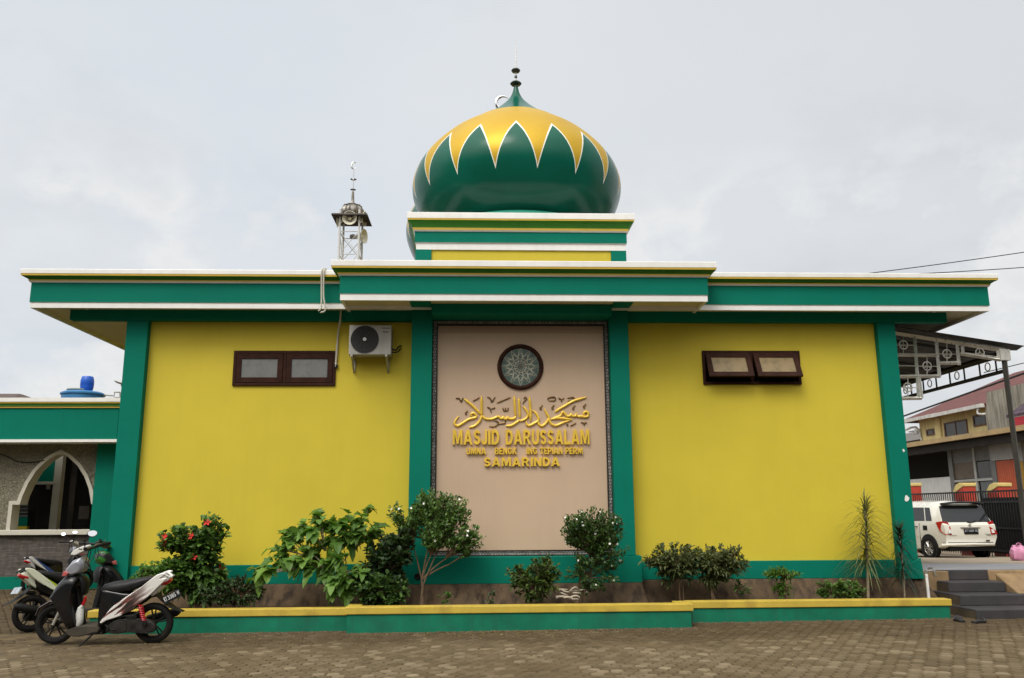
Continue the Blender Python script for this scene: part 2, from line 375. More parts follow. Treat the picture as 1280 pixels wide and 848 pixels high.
# ------------------------------------------------------------------ the mosque
mosque = thing('mosque', 'yellow and green mosque hall with onion dome, flat eaves and gold lettering', 'mosque')
M_ = mosque
ZS = 4.87; RYF = -.50; CYF = -.98
def wall_with_hole(x0, x1, z0, z1, hx0, hx1, hz0, hz1, y0, y1):
    m = MB(); xs = [x0,hx0,hx1,x1]; zs = [z0,hz0,hz1,z1]
    return m.ring3([(x0,z0),(x1,z0),(x1,z1),(x0,z1)], [(hx0,hz0),(hx1,hz0),(hx1,hz1),(hx0,hz1)], y0, y1)
# window openings surveyed on the wall plane
WL = (xat(292,0,460), xat(420,0,460), zat(482.5,0,350), zat(439,0,350))
WR = (xat(878,0,460), xat(1000,0,460), zat(481,0,940), zat(439,0,940))
wall_with_hole(-5.45,-1.05,.5,ZS, *WL, 0,.42).build('wall', YELLOW, M_)
wall_with_hole(2.42,6.75,.5,ZS, *WR, 0,.42).build('wall', YELLOW, M_)
MB().box(-5.6,6.9,.425,16,-.1,4.865).build('hall_wall', YELLOW, M_)
# corner pillars (foot a little wider), pilasters, bands, foundation
def pillar(x0, x1, y0, zb=.02): 
    m = MB(); m.box(x0,x1,y0,.43,zb,ZS); return m
pl = MB(); pl.box(-5.775,-5.43,-.13,.5,-.12,4.865); pl.build('pillar', TEAL, M_, bevel=.006)
pr_ = MB(); pr_.box(6.735,7.045,-.13,.5,.53,4.865); pr_.hexa([(6.70,-.17,.50),(7.10,-.17,.50),(7.10,.5,.50),(6.70,.5,.50)],[(6.70,-.17,.66),(7.08,-.15,.82),(7.08,.5,.82),(6.70,.5,.66)]); pr_.build('pillar', TEAL, M_, bevel=.006)
pilasterL = MB().box(-1.11,-.775,-.30,0,.905,4.863).build('pilaster', TEAL, M_, bevel=.006)
pilasterR = MB().box(2.145,2.455,-.30,0,.905,4.863).build('pilaster', TEAL, M_, bevel=.006)
MB().box(-5.43,-1.18,-.06,.0,.5,.79).build('base_band', TEAL, M_, bevel=.006)
MB().box(2.53,6.70,-.06,.0,.515,.792).build('base_band', TEAL, M_, bevel=.006)
MB().box(-1.19,2.535,-.36,0,.50,.90).build('base_band', TEAL, M_, bevel=.006)
fd = MB()
fd.hexa([(-5.43,-.42,-.06),(-1.2,-.42,-.06),(-1.2,0,-.06),(-5.43,0,-.06)],[(-5.43,-.10,.499),(-1.2,-.10,.499),(-1.2,0,.499),(-5.43,0,.499)])
fd.hexa([(2.55,-.42,-.06),(7.35,-.42,-.06),(7.35,.2,-.06),(2.55,.2,-.06)],[(2.55,-.10,.512),(7.12,-.10,.512),(7.12,.2,.512),(2.55,.2,.512)])
fd.hexa([(-1.23,-.72,-.06),(2.63,-.72,-.06),(2.63,-.01,-.06),(-1.23,-.01,-.06)],[(-1.19,-.38,.498),(2.52,-.38,.498),(2.52,-.01,.498),(-1.19,-.01,.498)])
fd.build('foundation', CONC, M_, bevel=.01)
pp = MB(); x, z = P(522,721,-.36); pp.torus((x,-.365,z),(0,1,0),.04,.012); pp.disc((x,-.366,z),(0,1,0),.036,.004); pp.build('drain_hole', BLACK, M_)
# deep beam below the eaves, stopping short of the roof edge on both sides
MB().box(P(87,396,-.16)[0],-1.112,-.16,-.003,4.697,ZS+.02).build('beam', TEAL, M_, bevel=.008)
MB().box(2.457,P(1184,400,-.16)[0],-.16,-.003,4.697,ZS+.02).build('beam', TEAL, M_, bevel=.008)
MB().box(-.773,2.143,-.62,-.003,4.71,ZS+.003).build('beam', TEAL, M_, bevel=.008)
for x0, x1 in ((-1.11,-.775),(2.145,2.455)):
    MB().box(x0+.002,x1-.002,CYF+.04,-.302,4.845,ZS+.01).build('bracket', TEAL, M_, bevel=.006)
# sign panel with its dark patterned border
PANEL = mat('beige_sign_panel', (.53,.385,.27), .5, var=.05, vscale=.7, streak=.08, dirtcol=(.36,.26,.18))
panel = MB().box(-.71,2.085,-.10,-.003,.925,4.64).build('sign_panel', PANEL, M_)
MB().box(-.706,2.081,-.108,-.101,4.50,4.636).build('top_strip', mat('brown_beige_strip', (.40,.27,.18), .4, var=.05), panel)  # darker brown-beige strip across the top of the panel
BORD = brick_mat('border_mosaic', (.46,.43,.40), (.22,.20,.19), (.02,.018,.018), .024, .050, .006, .5, .5, .3, 'xz', var=.25)
DARKLINE = mat('dark_border_line', (.02,.015,.013), .5, var=0)
b1 = MB().ring3([(-.773,.905),(2.143,.905),(2.143,4.715),(-.773,4.715)], [(-.71,.97),(2.085,.97),(2.085,4.64),(-.71,4.64)], -.125, -.095)
border = b1.build('border', BORD, M_)
b2 = MB().ring3([(-.712,.972),(2.087,.972),(2.087,4.642),(-.712,4.642)], [(-.69,.99),(2.065,.99),(2.065,4.62),(-.69,4.62)], -.130, -.101)
b2.ring3([(-.7729,.9051),(2.1429,.9051),(2.1429,4.7149),(-.7729,4.7149)], [(-.762,.917),(2.132,.917),(2.132,4.704),(-.762,4.704)], -.131, -.100)
b2.build('line', DARKLINE, border)
# round window with a twelve-pointed star tracery
cx, cz = P(650.5, 459, -.1); rw = (P(679,459,-.1)[0]-P(622,459,-.1)[0])/2
rd = MB(); rd.tube([(cx+math.cos(2*PI*i/48)*(rw-.03), -.115, cz+math.sin(2*PI*i/48)*(rw-.03)) for i in range(48)], .036, 8, True)
rose = rd.build('round_window', WOOD, M_, smooth=True)
gm = mat('dusty_stained_glass', (.10,.14,.12), .35, var=.25, vscale=9)
gl_ = MB().disc((cx,-.106,cz),(0,1,0),rw-.045,.012,48).build('pane', gm, rose)
tr = MB(); rr = rw-.05
def spt(a, r): return (cx+math.sin(a)*r, -.116, cz+math.cos(a)*r)
for i in range(12):
    a = i*PI/6
    tr.tube([spt(a-PI/12,rr*.52), spt(a,rr*.98), spt(a+PI/12,rr*.52)],   .008, 5)
    tr.tube([spt(a-PI/6,rr*.72), spt(a,rr*.40), spt(a+PI/6,rr*.72)], .006, 5)
    tr.tube([spt(a,rr*.16), spt(a+PI/12,rr*.52)], .006, 5); tr.tube([spt(a,rr*.3), spt(a+PI/6,rr*.3)], .006, 5)
tr.build('tracery', mat('pale_tracery', (.48,.47,.38), .5, var=.1), rose)
cmt = MB()
for i in range(12):
    a = i*PI/6; cmt.disc(spt(a, rr*.66), (0,1,0), .016, .006, 6); cmt.disc(spt(a+PI/12, rr*.84), (0,1,0), .019, .006, 5)
cmt.build('pattern', mat('dark_green_glass', (.05,.085,.075), .3, var=.5, vscale=22), rose)
cmt = MB()
for i in range(8):
    a = i*PI/4; cmt.disc(spt(a, rr*.24), (0,1,0), .014, .006, 4)
cmt.disc(spt(0,0), (0,1,0), .02, .006, 8)
cmt.build('pattern', mat('red_brown_glass', (.16,.07,.045), .3, var=.4, vscale=22), rose)

# ------------------------------------------------------------------ lettering
def text_part(s, x0, x1, z0, z1, y, depth, material, parent, name='lettering', bold=.022, spacing=1.0, mtx=None, world=True, heavy=0):
    cu = bpy.data.curves.new('t','FONT'); cu.body = s; cu.size = 1; cu.offset = bold; cu.extrude = .5; cu.resolution_u = 4; cu.space_character = spacing
    o = bpy.data.objects.new('t', cu); COL.objects.link(o)
    dg = bpy.context.evaluated_depsgraph_get(); me = bpy.data.meshes.new_from_object(o.evaluated_get(dg))
    bpy.data.objects.remove(o); bpy.data.curves.remove(cu)
    vs = [v.co.copy() for v in me.vertices]
    ax0, ax1 = min(v.x for v in vs), max(v.x for v in vs); ay0, ay1 = min(v.y for v in vs), max(v.y for v in vs)
    for v in me.vertices:
        u, q, e = (v.co.x-ax0)/(ax1-ax0), (v.co.y-ay0)/(ay1-ay0), v.co.z
        p = V((x0+(x1-x0)*u, y-depth*(e+.5), z0+(z1-z0)*q)); v.co = mtx @ p if mtx else p
    if heavy:       # heavier face: the letters once more, a hair to each side and a hair lower
        n_ = len(me.vertices); vs2 = [v.co.copy() for v in me.vertices]; fs2 = [tuple(p.vertices) for p in me.polygons]; av = []; af = []
        for q, (du, dd) in enumerate(((0,0),(-heavy,.0012),(heavy,.0024),(0,.0036),(0,.0048))):
            dw = heavy*.55*(1 if q == 3 else -1 if q == 4 else 0)
            av += [v+V((du,dd,dw)) for v in vs2]; af += [tuple(i+q*n_ for i in f) for f in fs2]
        bpy.data.meshes.remove(me); me = bpy.data.meshes.new(name); me.from_pydata(av,[],af)
    me.name = name; me.materials.clear(); me.materials.append(material)
    ob = bpy.data.objects.new(name, me); COL.objects.link(ob); ob.parent = parent; return ob

def smooth_path(pts, k=4):
    out = []; n = len(pts)
    for i in range(n-1):
        p0, p1, p2, p3 = pts[max(i-1,0)], pts[i], pts[i+1], pts[min(i+2,n-1)]
        for j in range(k):
            t = j/k; out.append(tuple(.5*((2*b)+(c-a)*t+(2*a-5*b+4*c-d_)*t*t+(3*b-a-3*c+d_)*t**3) for a,b,c,d_ in zip(p0,p1,p2,p3)))
    out.append(pts[-1]); return out
# heavy sans capitals, drawn as outlines (with holes) in a box of height 1
def arc_(cx, cy, rx, ry, a0, a1, n=8): return [(cx+rx*math.cos(R(a0+(a1-a0)*i/n)), cy+ry*math.sin(R(a0+(a1-a0)*i/n))) for i in range(n+1)]
def ribbon(path, t, ty=None):
    a = []; b = []; ty = ty or t; n = len(path)
    for i,(x,y) in enumerate(path):
        dx = path[min(i+1,n-1)][0]-path[max(i-1,0)][0]; dy = path[min(i+1,n-1)][1]-path[max(i-1,0)][1]; l = math.hypot(dx,dy) or 1
        a.append((x-dy/l*t/2, y+dx/l*ty/2)); b.append((x+dy/l*t/2, y-dx/l*ty/2))
    return a+b[::-1]
T_ = .21
S_PATH = arc_(.34,.70,.22,.20,15,180,8)+smooth_path([(.125,.66),(.20,.56),(.34,.50),(.49,.43),(.555,.31)],3)+arc_(.34,.28,.22,.18,-5,-168,8)
G_PATH = arc_(.40,.5,.295,.40,45,318,14)
GLYPH = {
 'M':(.95,[[(0,0),(0,1),(.28,1),(.475,.36),(.67,1),(.95,1),(.95,0),(.76,0),(.76,.70),(.56,.05),(.39,.05),(.19,.70),(.19,0)]]),
 'A':(.88,[[(0,0),(.32,1),(.56,1),(.88,0),(.66,0),(.59,.2),(.29,.2),(.22,0)],[(.345,.36),(.535,.36),(.44,.72)]]),
 'I':(.22,[[(0,0),(0,1),(.22,1),(.22,0)]]),
 'L':(.62,[[(0,0),(0,1),(.22,1),(.22,.19),(.62,.19),(.62,0)]]),
 'T':(.72,[[(.25,0),(.25,.81),(0,.81),(0,1),(.72,1),(.72,.81),(.47,.81),(.47,0)]]),
 'E':(.64,[[(0,0),(0,1),(.63,1),(.63,.82),(.22,.82),(.22,.60),(.58,.60),(.58,.42),(.22,.42),(.22,.18),(.64,.18),(.64,0)]]),
 'N':(.77,[[(0,0),(0,1),(.22,1),(.56,.38),(.56,1),(.77,1),(.77,0),(.55,0),(.21,.62),(.21,0)]]),
 'K':(.82,[[(0,0),(0,1),(.22,1),(.22,.58),(.52,1),(.79,1),(.46,.57),(.82,0),(.55,0),(.315,.40),(.22,.27),(.22,0)]]),
 'D':(.76,[[(0,0),(0,1),(.36,1)]+arc_(.36,.5,.40,.5,80,-80,10)+[(.36,0)],[(.22,.19),(.22,.81),(.33,.81)]+arc_(.33,.5,.21,.31,75,-75,8)+[(.33,.19)]]),
 'P':(.70,[[(0,0),(0,1),(.40,1)]+arc_(.40,.68,.30,.32,80,-80,8)+[(.40,.36),(.22,.36),(.22,0)],[(.22,.54),(.22,.82),(.37,.82)]+arc_(.37,.68,.11,.14,70,-70,6)+[(.37,.54)]]),
 'R':(.80,[[(0,0),(0,1),(.42,1)]+arc_(.42,.71,.31,.29,80,-70,8)+[(.80,0),(.55,0),(.36,.39),(.22,.40),(.22,0)],[(.22,.56),(.22,.82),(.39,.82)]+arc_(.39,.69,.12,.13,70,-70,6)+[(.39,.56)]]),
 'B':(.74,[[(0,0),(0,1),(.42,1)]+arc_(.42,.76,.27,.24,80,-65,6)+arc_(.43,.28,.31,.28,65,-80,7)+[(.43,0)],[(.22,.60),(.22,.83),(.38,.83)]+arc_(.38,.715,.10,.115,70,-70,5)+[(.38,.60)],[(.22,.17),(.22,.43),(.40,.43)]+arc_(.40,.30,.12,.13,70,-70,5)+[(.40,.17)]]),
 'U':(.75,[[(0,1),(.22,1),(.22,.36)]+arc_(.375,.34,.155,.16,190,350,8)+[(.53,.36),(.53,1),(.75,1),(.75,.36)]+arc_(.375,.36,.375,.37,-5,-175,10)+[(0,.36)]]),
 'J':(.56,[[(.34,1),(.56,1),(.56,.30)]+arc_(.28,.28,.28,.29,-5,-175,9)+[(0,.34),(.205,.36)]+arc_(.27,.28,.07,.10,180,350,6)+[(.34,.32)]]),
 'S':(.68,[ribbon(S_PATH,T_,.19)]),
 'G':(.80,[ribbon(G_PATH+[(.675,.20),(.675,.36),(.66,.43),(.42,.43)],T_,.19)]),
}
def block_text(s, x0, x1, z0, z1, y, depth, material, parent, name='lettering', gap=.11):
    cu = bpy.data.curves.new('t','CURVE'); cu.dimensions = '2D'; cu.fill_mode = 'BOTH'; cu.extrude = .5; x = 0
    tot = sum(GLYPH[c][0] for c in s)+gap*(len(s)-1)
    for c in s:
        for pl_g in GLYPH[c][1]:
            sp_ = cu.splines.new('POLY'); sp_.points.add(len(pl_g)-1); sp_.use_cyclic_u = True
            for p, (a, b_) in zip(sp_.points, pl_g): p.co = (x+a, b_, 0, 1)
        x += GLYPH[c][0]+gap
    o = bpy.data.objects.new('t', cu); COL.objects.link(o)
    dg = bpy.context.evaluated_depsgraph_get(); me = bpy.data.meshes.new_from_object(o.evaluated_get(dg))
    bpy.data.objects.remove(o); bpy.data.curves.remove(cu)
    for v in me.vertices: v.co = V((x0+(x1-x0)*v.co.x/tot, y-depth*(v.co.z+.5), z0+(z1-z0)*v.co.y))
    me.name = name; me.materials.clear(); me.materials.append(material)
    ob = bpy.data.objects.new(name, me); COL.objects.link(ob); ob.parent = parent
    b = ob.modifiers.new('Bevel','BEVEL'); b.width = .006; b.segments = 2; b.limit_method = 'ANGLE'; b.angle_limit = R(50)
    return ob
YL = -.101
def line(s, px0, px1, py0, py1, **kw):
    xa, _ = P(px0,(py0+py1)/2,-.12); xb, _ = P(px1,(py0+py1)/2,-.12); za = zat(py1,-.12); zb = zat(py0,-.12)
    return block_text(s, xa, xb, za, zb, YL, .045, GOLD, M_)
line('MASJID', 566, 624, 537.5, 556, bold=.004, heavy=.011); line('DARUSSALAM', 632, 736.5, 537.5, 556, bold=.004, heavy=.011)
for s_t, a_, b_ in (('UMNA',583,607.5),('BENGK',618.5,646),('ING',658,671.5),('TEPIAN',675,703),('PERM',706.5,728)):
    line(s_t, a_, b_, 559.8, 568, bold=0, heavy=.0075)
line('SAMARINDA', 605, 699.5, 572, 583.2, bold=0, heavy=.011)
# arabic calligraphy, traced strokes of rounded gold metal
A_ = lambda p: (560+p[0]/14.22, 485+p[1]/14.22)
B_ = lambda p: (650+p[0]/13.47, 485+p[1]/13.47)
ar = MB()
def stroke(f, pts, wd=40, taper=True):
    q = smooth_path([f(p) for p in pts]); sc = wd/13.9/2*.0129; L = len(q)
    path = []; rs = []
    for i, (px, py) in enumerate(q):
        x, z = P(px, py, -.115); path.append((x, -.112, z)); u = i/(L-1)
        rs.append(sc*(.35+.65*min(1, 5*min(u, 1-u)+.15)) if taper else sc)
    ar.tube(path, rs, 8, up=(0,1,0))
big = 46; sm = 24
for f, pts, wd in (
 (A_,[(190,505),(150,555),(118,610),(125,655),(165,675),(225,650),(300,600),(380,555),(460,535),(505,515),(490,475),(455,450),(420,460),(405,490),(430,505)],big),
 (A_,[(285,200),(340,240),(420,305),(490,370),(545,430),(575,475)],big),(A_,[(595,150),(597,300),(598,420),(600,500)],big),
 (A_,[(600,480),(580,560),(530,630),(460,680),(370,705)],big),
 (A_,[(610,490),(650,540),(710,555),(790,550),(860,520),(900,500)],big),(A_,[(900,490),(920,530),(960,545),(985,500)],big),(A_,[(985,500),(1000,545),(1045,545),(1060,500)],big),(A_,[(1060,500),(1080,545),(1130,550),(1180,540),(1205,500)],big),
 (A_,[(1178,150),(1185,300),(1195,420),(1205,510)],big),(A_,[(1258,185),(1266,300),(1272,420),(1275,530)],big),
 (A_,[(1030,675),(1120,670),(1200,625),(1280,570)],big),(B_,[(0,560),(80,530),(135,470),(120,400),(50,310)],big),
 (B_,[(158,150),(170,300),(180,430),(175,565)],big),(B_,[(115,560),(110,610),(160,635),(240,595),(300,560),(310,510),(270,430),(210,380)],big),
 (B_,[(310,560),(320,615),(370,640),(430,600),(480,530),(495,500)],big),(B_,[(410,350),(440,420),(480,490),(500,560),(530,610),(590,635),(650,620),(740,580),(870,540)],big),
 (B_,[(520,530),(600,500),(680,470),(720,405),(760,440),(790,475),(840,470),(860,430)],big),(B_,[(860,430),(880,470),(930,475),(950,430)],big),(B_,[(950,430),(975,480),(1040,480),(1080,490),(1140,480),(1150,430),(1110,400),(1075,430),(1085,480)],big),
 (B_,[(520,525),(640,510),(760,520),(880,540)],big),(B_,[(590,415),(640,370),(760,300),(880,230),(1000,190),(1120,160)],big)):
    stroke(f, pts, wd)
calli = ar; ar.build('lettering', GOLD, M_, smooth=True)
ar = MB()
DKGOLD = mat('tarnished_letters', (.16,.09,.03), .4, metal=.6, var=.2)
def comma(f, x, y):
    stroke(f, [(x-12,y+22),(x-4,y+2),(x+14,y-18),(x+34,y-40)], sm); stroke(f, [(x-12,y+22),(x+2,y+30),(x+10,y+14),(x-4,y+6)], sm)
for f, pts in ((A_,[(135,185),(195,190),(232,255)]),(A_,[(268,170),(232,255)]),(A_,[(698,160),(750,190),(778,260)]),(A_,[(838,158),(778,255)]),(A_,[(690,340),(745,365),(768,440)]),(A_,[(840,350),(768,372)]),
 (A_,[(440,238),(560,165)]),(A_,[(865,268),(1115,163)]),(A_,[(975,350),(990,400),(1020,402),(1022,350)]),(A_,[(1022,402),(1060,395),(1072,350)]),(A_,[(815,578),(880,600),(890,640),(820,688),(728,685)]),(A_,[(890,640),(1010,625),(1016,585)]),
 (B_,[(470,205),(482,165),(580,155),(588,208),(480,216)]),(B_,[(795,172),(900,160),(892,212),(800,218)]),(B_,[(645,168),(700,192),(745,165)]),(B_,[(700,192),(697,235)]),(B_,[(60,180),(90,155),(110,185),(85,205),(45,270)]),
 (B_,[(780,620),(800,612),(800,632),(782,628)]),(B_,[(845,642),(945,588)]),(B_,[(1025,578),(1080,592),(1128,580)]),(B_,[(1080,592),(1080,635)])):
    stroke(f, pts, sm)
comma(A_, 318, 440)
for x, y in ((345,330),(545,325),(895,330),(1078,305)): comma(B_, x, y)
ar.build('lettering', DKGOLD, M_, smooth=True)

# ------------------------------------------------------------------ cornices, roofs
def ring_cornice(rect, prof, mats, name, parent):
    x0, x1, y0, y1 = rect; m = MB(); m.raw = True
    loops = []
    for off, z, _ in prof:
        loops.append(len(m.v)); m.v += [(x0-off,y0-off,z),(x1+off,y0-off,z),(x1+off,y1+off,z),(x0-off,y1+off,z)]
    for i in range(len(prof)-1):
        a, b_ = loops[i], loops[i+1]
        for q in range(4):
            m.f.append((a+q, b_+q, b_+(q+1)%4, a+(q+1)%4)); m.m.append(prof[i][2])
    return m.build(name, mats, parent)
CM = [WHITE, GOLDLINE, LIME, TEAL, SOFFIT]
def prof(zt, z_w, z_g, z_y, z_t, z_l, z_b, o, lip=-.025, inner=.3):
    g = z_w-z_g
    return [(-.3,zt-.20,0),(-.28,zt-.002,0),(o-.004,zt-.002,0),(o,zt-.01,0),(o,z_w+.004,0),(o-.004,z_w,1),(o-.008,z_w-.030,2),
        (o*.62,z_w-.030-(g-.030)*.35,2),(o*.40,z_w-.030-(g-.030)*.7,2),(o*.28,z_g,1),(o*.26,z_y,0),(o*.12,z_t+.001,0),(0,z_t,3),(0,z_l,0),(lip,z_l-.002,0),(lip,z_b,0),(-inner,z_b,0),(-inner,z_b+.06,0)]

RX0, RX1, RY0, RY1 = P(37.8,368,RYF)[0], P(1236,372,RYF)[0], RYF, 16.3
zr_ = lambda py: (P(60,py,RYF)[1]+P(1100,py+3.5,RYF)[1])/2
zrc_ = lambda py: (P(60,py,RYF-.125)[1]+P(1100,py+3.5,RYF-.125)[1])/2
zcc_ = lambda py: P(650,py,CYF-.125)[1]
roof = MB().box(RX0+.2,RX1-.2,RY0+.16,RY1-.2,ZS,5.25).build('roof', CONC, M_)
MB().box(RX0+.03,RX1-.03,RY0+.03,RY1-.03,ZS-.004,ZS-.001).build('soffit', SOFFIT, roof)
ring_cornice((RX0,RX1,RY0,RY1), prof(zrc_(337),zrc_(342.8),zr_(351),zr_(352.6),zr_(354.3),zr_(378),zr_(384.8),.125,lip=-.012,inner=.06), CM, 'cornice', roof)

CX0, CX1, CY0, CY1 = P(424.5,357,CYF)[0], P(885,360,CYF)[0], CYF, 3.2
zc_ = lambda py: P(650,py,CYF)[1]
canopy = MB().box(CX0+.15,CX1-.15,CY0+.15,-.18,ZS+.021,5.35).build('canopy', CONC, M_)
MB().box(CX0+.03,CX1-.03,CY0+.03,-.30,ZS+.004,ZS+.018).build('soffit', SOFFIT, canopy)
ring_cornice((CX0,CX1,CY0,CY1), prof(zcc_(326),zcc_(333.5),zc_(342.5),zc_(344.6),zc_(346.2),zc_(368),zc_(376),.125,lip=-.012,inner=.06), CM, 'cornice', canopy)
sl_ = MB()
for px, py in ((108,389),(1168,394)):
    x, z = P(px,py,-.35); sl_.lathe([(.0,-.05),(.03,-.035),(.035,-.01),(.025,0)], (x,-.35,ZS-.005), 12)
    sl_.build('soffit_lamp', mat('white_glass_bulb',(.75,.75,.72),.3,var=0), M_, smooth=True); sl_ = MB()
for px in (477.5,826):
    x, z = P(px,384,-.5); MB().cyl((x,-.5,ZS-.07),(x,-.5,ZS+.02),.012).build('hook', WHITE, M_)
# drum under the front dome
DY = 1.0
dz = lambda py: zat(py, DY, 650)
ZD0 = 5.35
drum = MB().box(-.885,2.42,DY+.02,DY+3.88,5.25,dz(312)).build('drum', YELLOW, M_)
for x0, x1 in ((-1.175,-.885),(2.42,2.70)):
    for y0 in (DY-.02, DY+3.62): MB().box(x0,x1,y0,y0+.3,5.25,dz(313)-.004).build('corner_post', TEAL, drum)
dc = ring_cornice((-1.19,2.715,DY-.035,DY+3.935), prof(dz(270),dz(277.5),dz(287),dz(289.8),dz(291.3),dz(304.5),dz(313),.135,inner=.5), CM, 'cornice', drum)
MB().box(-1.0,2.53,DY+.14,DY+3.7,dz(312),dz(274)).build('drum_roof', CONC, drum)
# domes
prof_d = [(1.50,7.10),(1.62,7.17),(1.74,7.28),(1.87,7.42),(2.02,7.62),(2.11,7.82),(2.17,8.02),(2.185,8.22),(2.15,8.42),(2.07,8.62),(1.94,8.82),(1.78,9.01),(1.62,9.17),(1.46,9.31),(1.29,9.43),(1.11,9.55),(.95,9.66),(.79,9.75),(.65,9.85),(.52,9.95),(.40,10.05),(.295,10.15),(.20,10.25),(.128,10.35),(.075,10.47),(.045,10.6)]
def spline_prof(p, k=3): return [(max(.001,a),b) for a,b in smooth_path(p, k)]
dome = MB().lathe(spline_prof(prof_d), (0,0,0), 96).build('dome', DOME, M_, smooth=True); dome.location = (.775, 2.95, 0); dome.rotation_euler = (0,0,R(-2.66))
SKIRT = mat('teal_skirt', (.012,.22,.15), .5, var=.05)
DZ = dz(274)
z1 = zat(262.5, 2.95-1.76)
MB().lathe([(1.86,DZ-.02),(1.83,z1-.05),(1.76,z1),(1.3,z1+.01)], (0,0,0), 64).build('dome_base', SKIRT, dome, smooth=True)
fn = MB()
for zc, r in ((10.69,.125),(11.0,.10)):
    fn.lathe([(.02,zc-.055),(r*.8,zc-.04),(r,zc-.01),(r*.8,zc+.02),(.02,zc+.05)], (0,0,0), 20)
fn.lathe([(.02,10.80),(.035,10.84),(.02,10.88)], (0,0,0), 12)
fn.build('finial', mat('dark_finial_metal', (.09,.10,.095), .35, metal=.8, var=.1), dome, smooth=True)
MB().tube([(0,0,10.55),(0,0,10.95),(0,0,11.1),(0,0,11.72)], [.022,.02,.016,.006], 8).build('spire', WHITE, dome, smooth=True)
# larger dome further back over the prayer hall
SC2 = 1.53
tow = MB().box(-1.7,3.2,12.9,17.1,5.2,9.9).build('rear_drum', YELLOW, M_)
d2 = MB().lathe(spline_prof(prof_d), (0,0,0), 72).build('dome', DOME, M_, smooth=True); d2.scale = (SC2,)*3; d2.location = (.72, 15, 11.12-8.22*SC2+.28)
MB().lathe([(.03,10.5),(.03,11.0),(.09,11.05),(.03,11.1),(.02,11.35)], (0,0,0), 16).build('finial', CHROME, d2, smooth=True)
cr = MB(); x, z = P(629, 129, 15); 
crm = []
for i in range(25):
    a = R(40)+R(280)*i/24; crm.append((x+math.cos(a)*.26-.0, 15, z+math.sin(a)*.26))
cr.tube(crm, [.01+.055*math.sin(PI*i/24) for i in range(25)], 8)
crescent = cr.build('crescent', CHROME, None, smooth=True); crescent.parent = d2; crescent.matrix_parent_inverse = Matrix.LocRotScale(d2.location, None, d2.scale).inverted()

# windows high in the yellow walls
GREYGL = mat('dusty_frosted_glass', (.17,.175,.17), .3, var=.12, vscale=3)
PAPER = mat('yellowed_pane', (.22,.16,.075), .35, var=.35, vscale=7, dirt=.6, dirtcol=(.09,.06,.03), dscale=7)
def frame_rect(m, x0, x1, z0, z1, t, y0, y1): m.ring3([(x0,z0),(x1,z0),(x1,z1),(x0,z1)], [(x0+t,z0+t),(x1-t,z0+t),(x1-t,z1-t),(x0+t,z1-t)], y0, y1)
for (x0,x1,z0,z1), ang_o, pm in ((WL,0,GREYGL),(WR,R(27),PAPER)):
    wm = MB(); frame_rect(wm, x0, x1, z0, z1, .045, -.035, .12); xm = (x0+x1)/2; wm.box(xm-.025,xm+.025,-.03,.115,z0+.045,z1-.045)
    wn = wm.build('window', WOOD, M_, bevel=.004)
    MB().box(x0+.01,x1-.01,.30,.31,z0+.01,z1-.01).build('backing', DARKIN, wn)
    for a_, b_ in ((x0+.05,xm-.03),(xm+.03,x1-.05)):
        sh = MB(); H = z1-z0-.1; Wd = b_-a_; dx = 0.0
        frame_rect(sh, 0, Wd, -H, 0, .085, -.02, .02)
        sh.box(.11,.22,-.026,-.0205,-.035,-.02); sh.box(Wd-.22,Wd-.11,-.026,-.0205,-.035,-.02)
        so_ = sh.build('sash', WOOD, wn, bevel=.003); so_.location = (a_, -.02, z1-.05); so_.rotation_euler = (-ang_o,0,0)
        pn = MB().box(.08,Wd-.08,-.004,.004,-H+.08,-.08).build('pane', pm, wn); pn.location = so_.location; pn.rotation_euler = so_.rotation_euler
# chipped paint on the corner pillar
for px, py, r in ((1134,624,.06),(1129.5,563,.028)):
    pt = MB(); x, z = P(px,py,-.132); pts = []
    for i in range(12):
        a = 2*PI*i/12; q = r*random.uniform(.55,1.1); pts.append((x+q*math.cos(a)*.8, z+q*math.sin(a)))
    pt.prism(pts, -.1335, -.130); pt.build('paint_chip', WHITE, M_)
# ------------------------------------------------------------------ air conditioner on the wall
ax0, az0 = P(435.5,443.5,-.33); ax1, az1 = P(489.5,406.5,-.33)
ac = thing('air_conditioner', 'white outdoor air conditioner unit with round black fan on brackets under the eave', 'air conditioner', ((ax0+ax1)/2, -.2, az0)); L = Loc(ac)
ACW = mat('shaded_aged_white_metal', (.36,.355,.33), .5, var=.08, streak=.3, dirtcol=(.25,.23,.2))  # eave shade put into the white, under real dirt streaks
b = MB().box(ax0,ax1,-.33,-.06,az0,az1); casing = L(b, 'casing', ACW, bevel=.012)
fx, fz = P(456,424.5,-.33); fr = .228
m = MB().disc((fx,-.334,fz),(0,1,0),fr,.012,40); L(m,'fan_grille',mat('dark_fan_recess',(.012,.012,.012),.6,var=0), casing)
m = MB()
for i in range(1,8): m.torus((fx,-.345,fz),(0,1,0),fr*i/7.2,.0035,40,5)
for i in range(12):
    a = i*PI/6; m.tube([(fx+math.cos(a)*.04,-.345,fz+math.sin(a)*.04),(fx+math.cos(a)*fr,-.345,fz+math.sin(a)*fr)],.003,5)
L(m,'grille_wire',mat('grey_black_wire',(.035,.035,.035),.5,var=0), casing)
m = MB().disc((fx,-.35,fz),(0,1,0),.03,.012,16); L(m,'hub',STEEL,casing)
m = MB().box(ax1-.155,ax1-.03,-.334,-.329,az1-.06,az1-.047).box(ax1-.14,ax1-.045,-.334,-.329,az1-.125,az1-.108); L(m,'badge',mat('grey_badge',(.07,.07,.07),.5,var=.3,vscale=60),casing)
m = MB()
for i in range(5): m.box(ax1-.155,ax1-.04,-.3325,-.329,az1-.17-.03*i,az1-.166-.03*i)
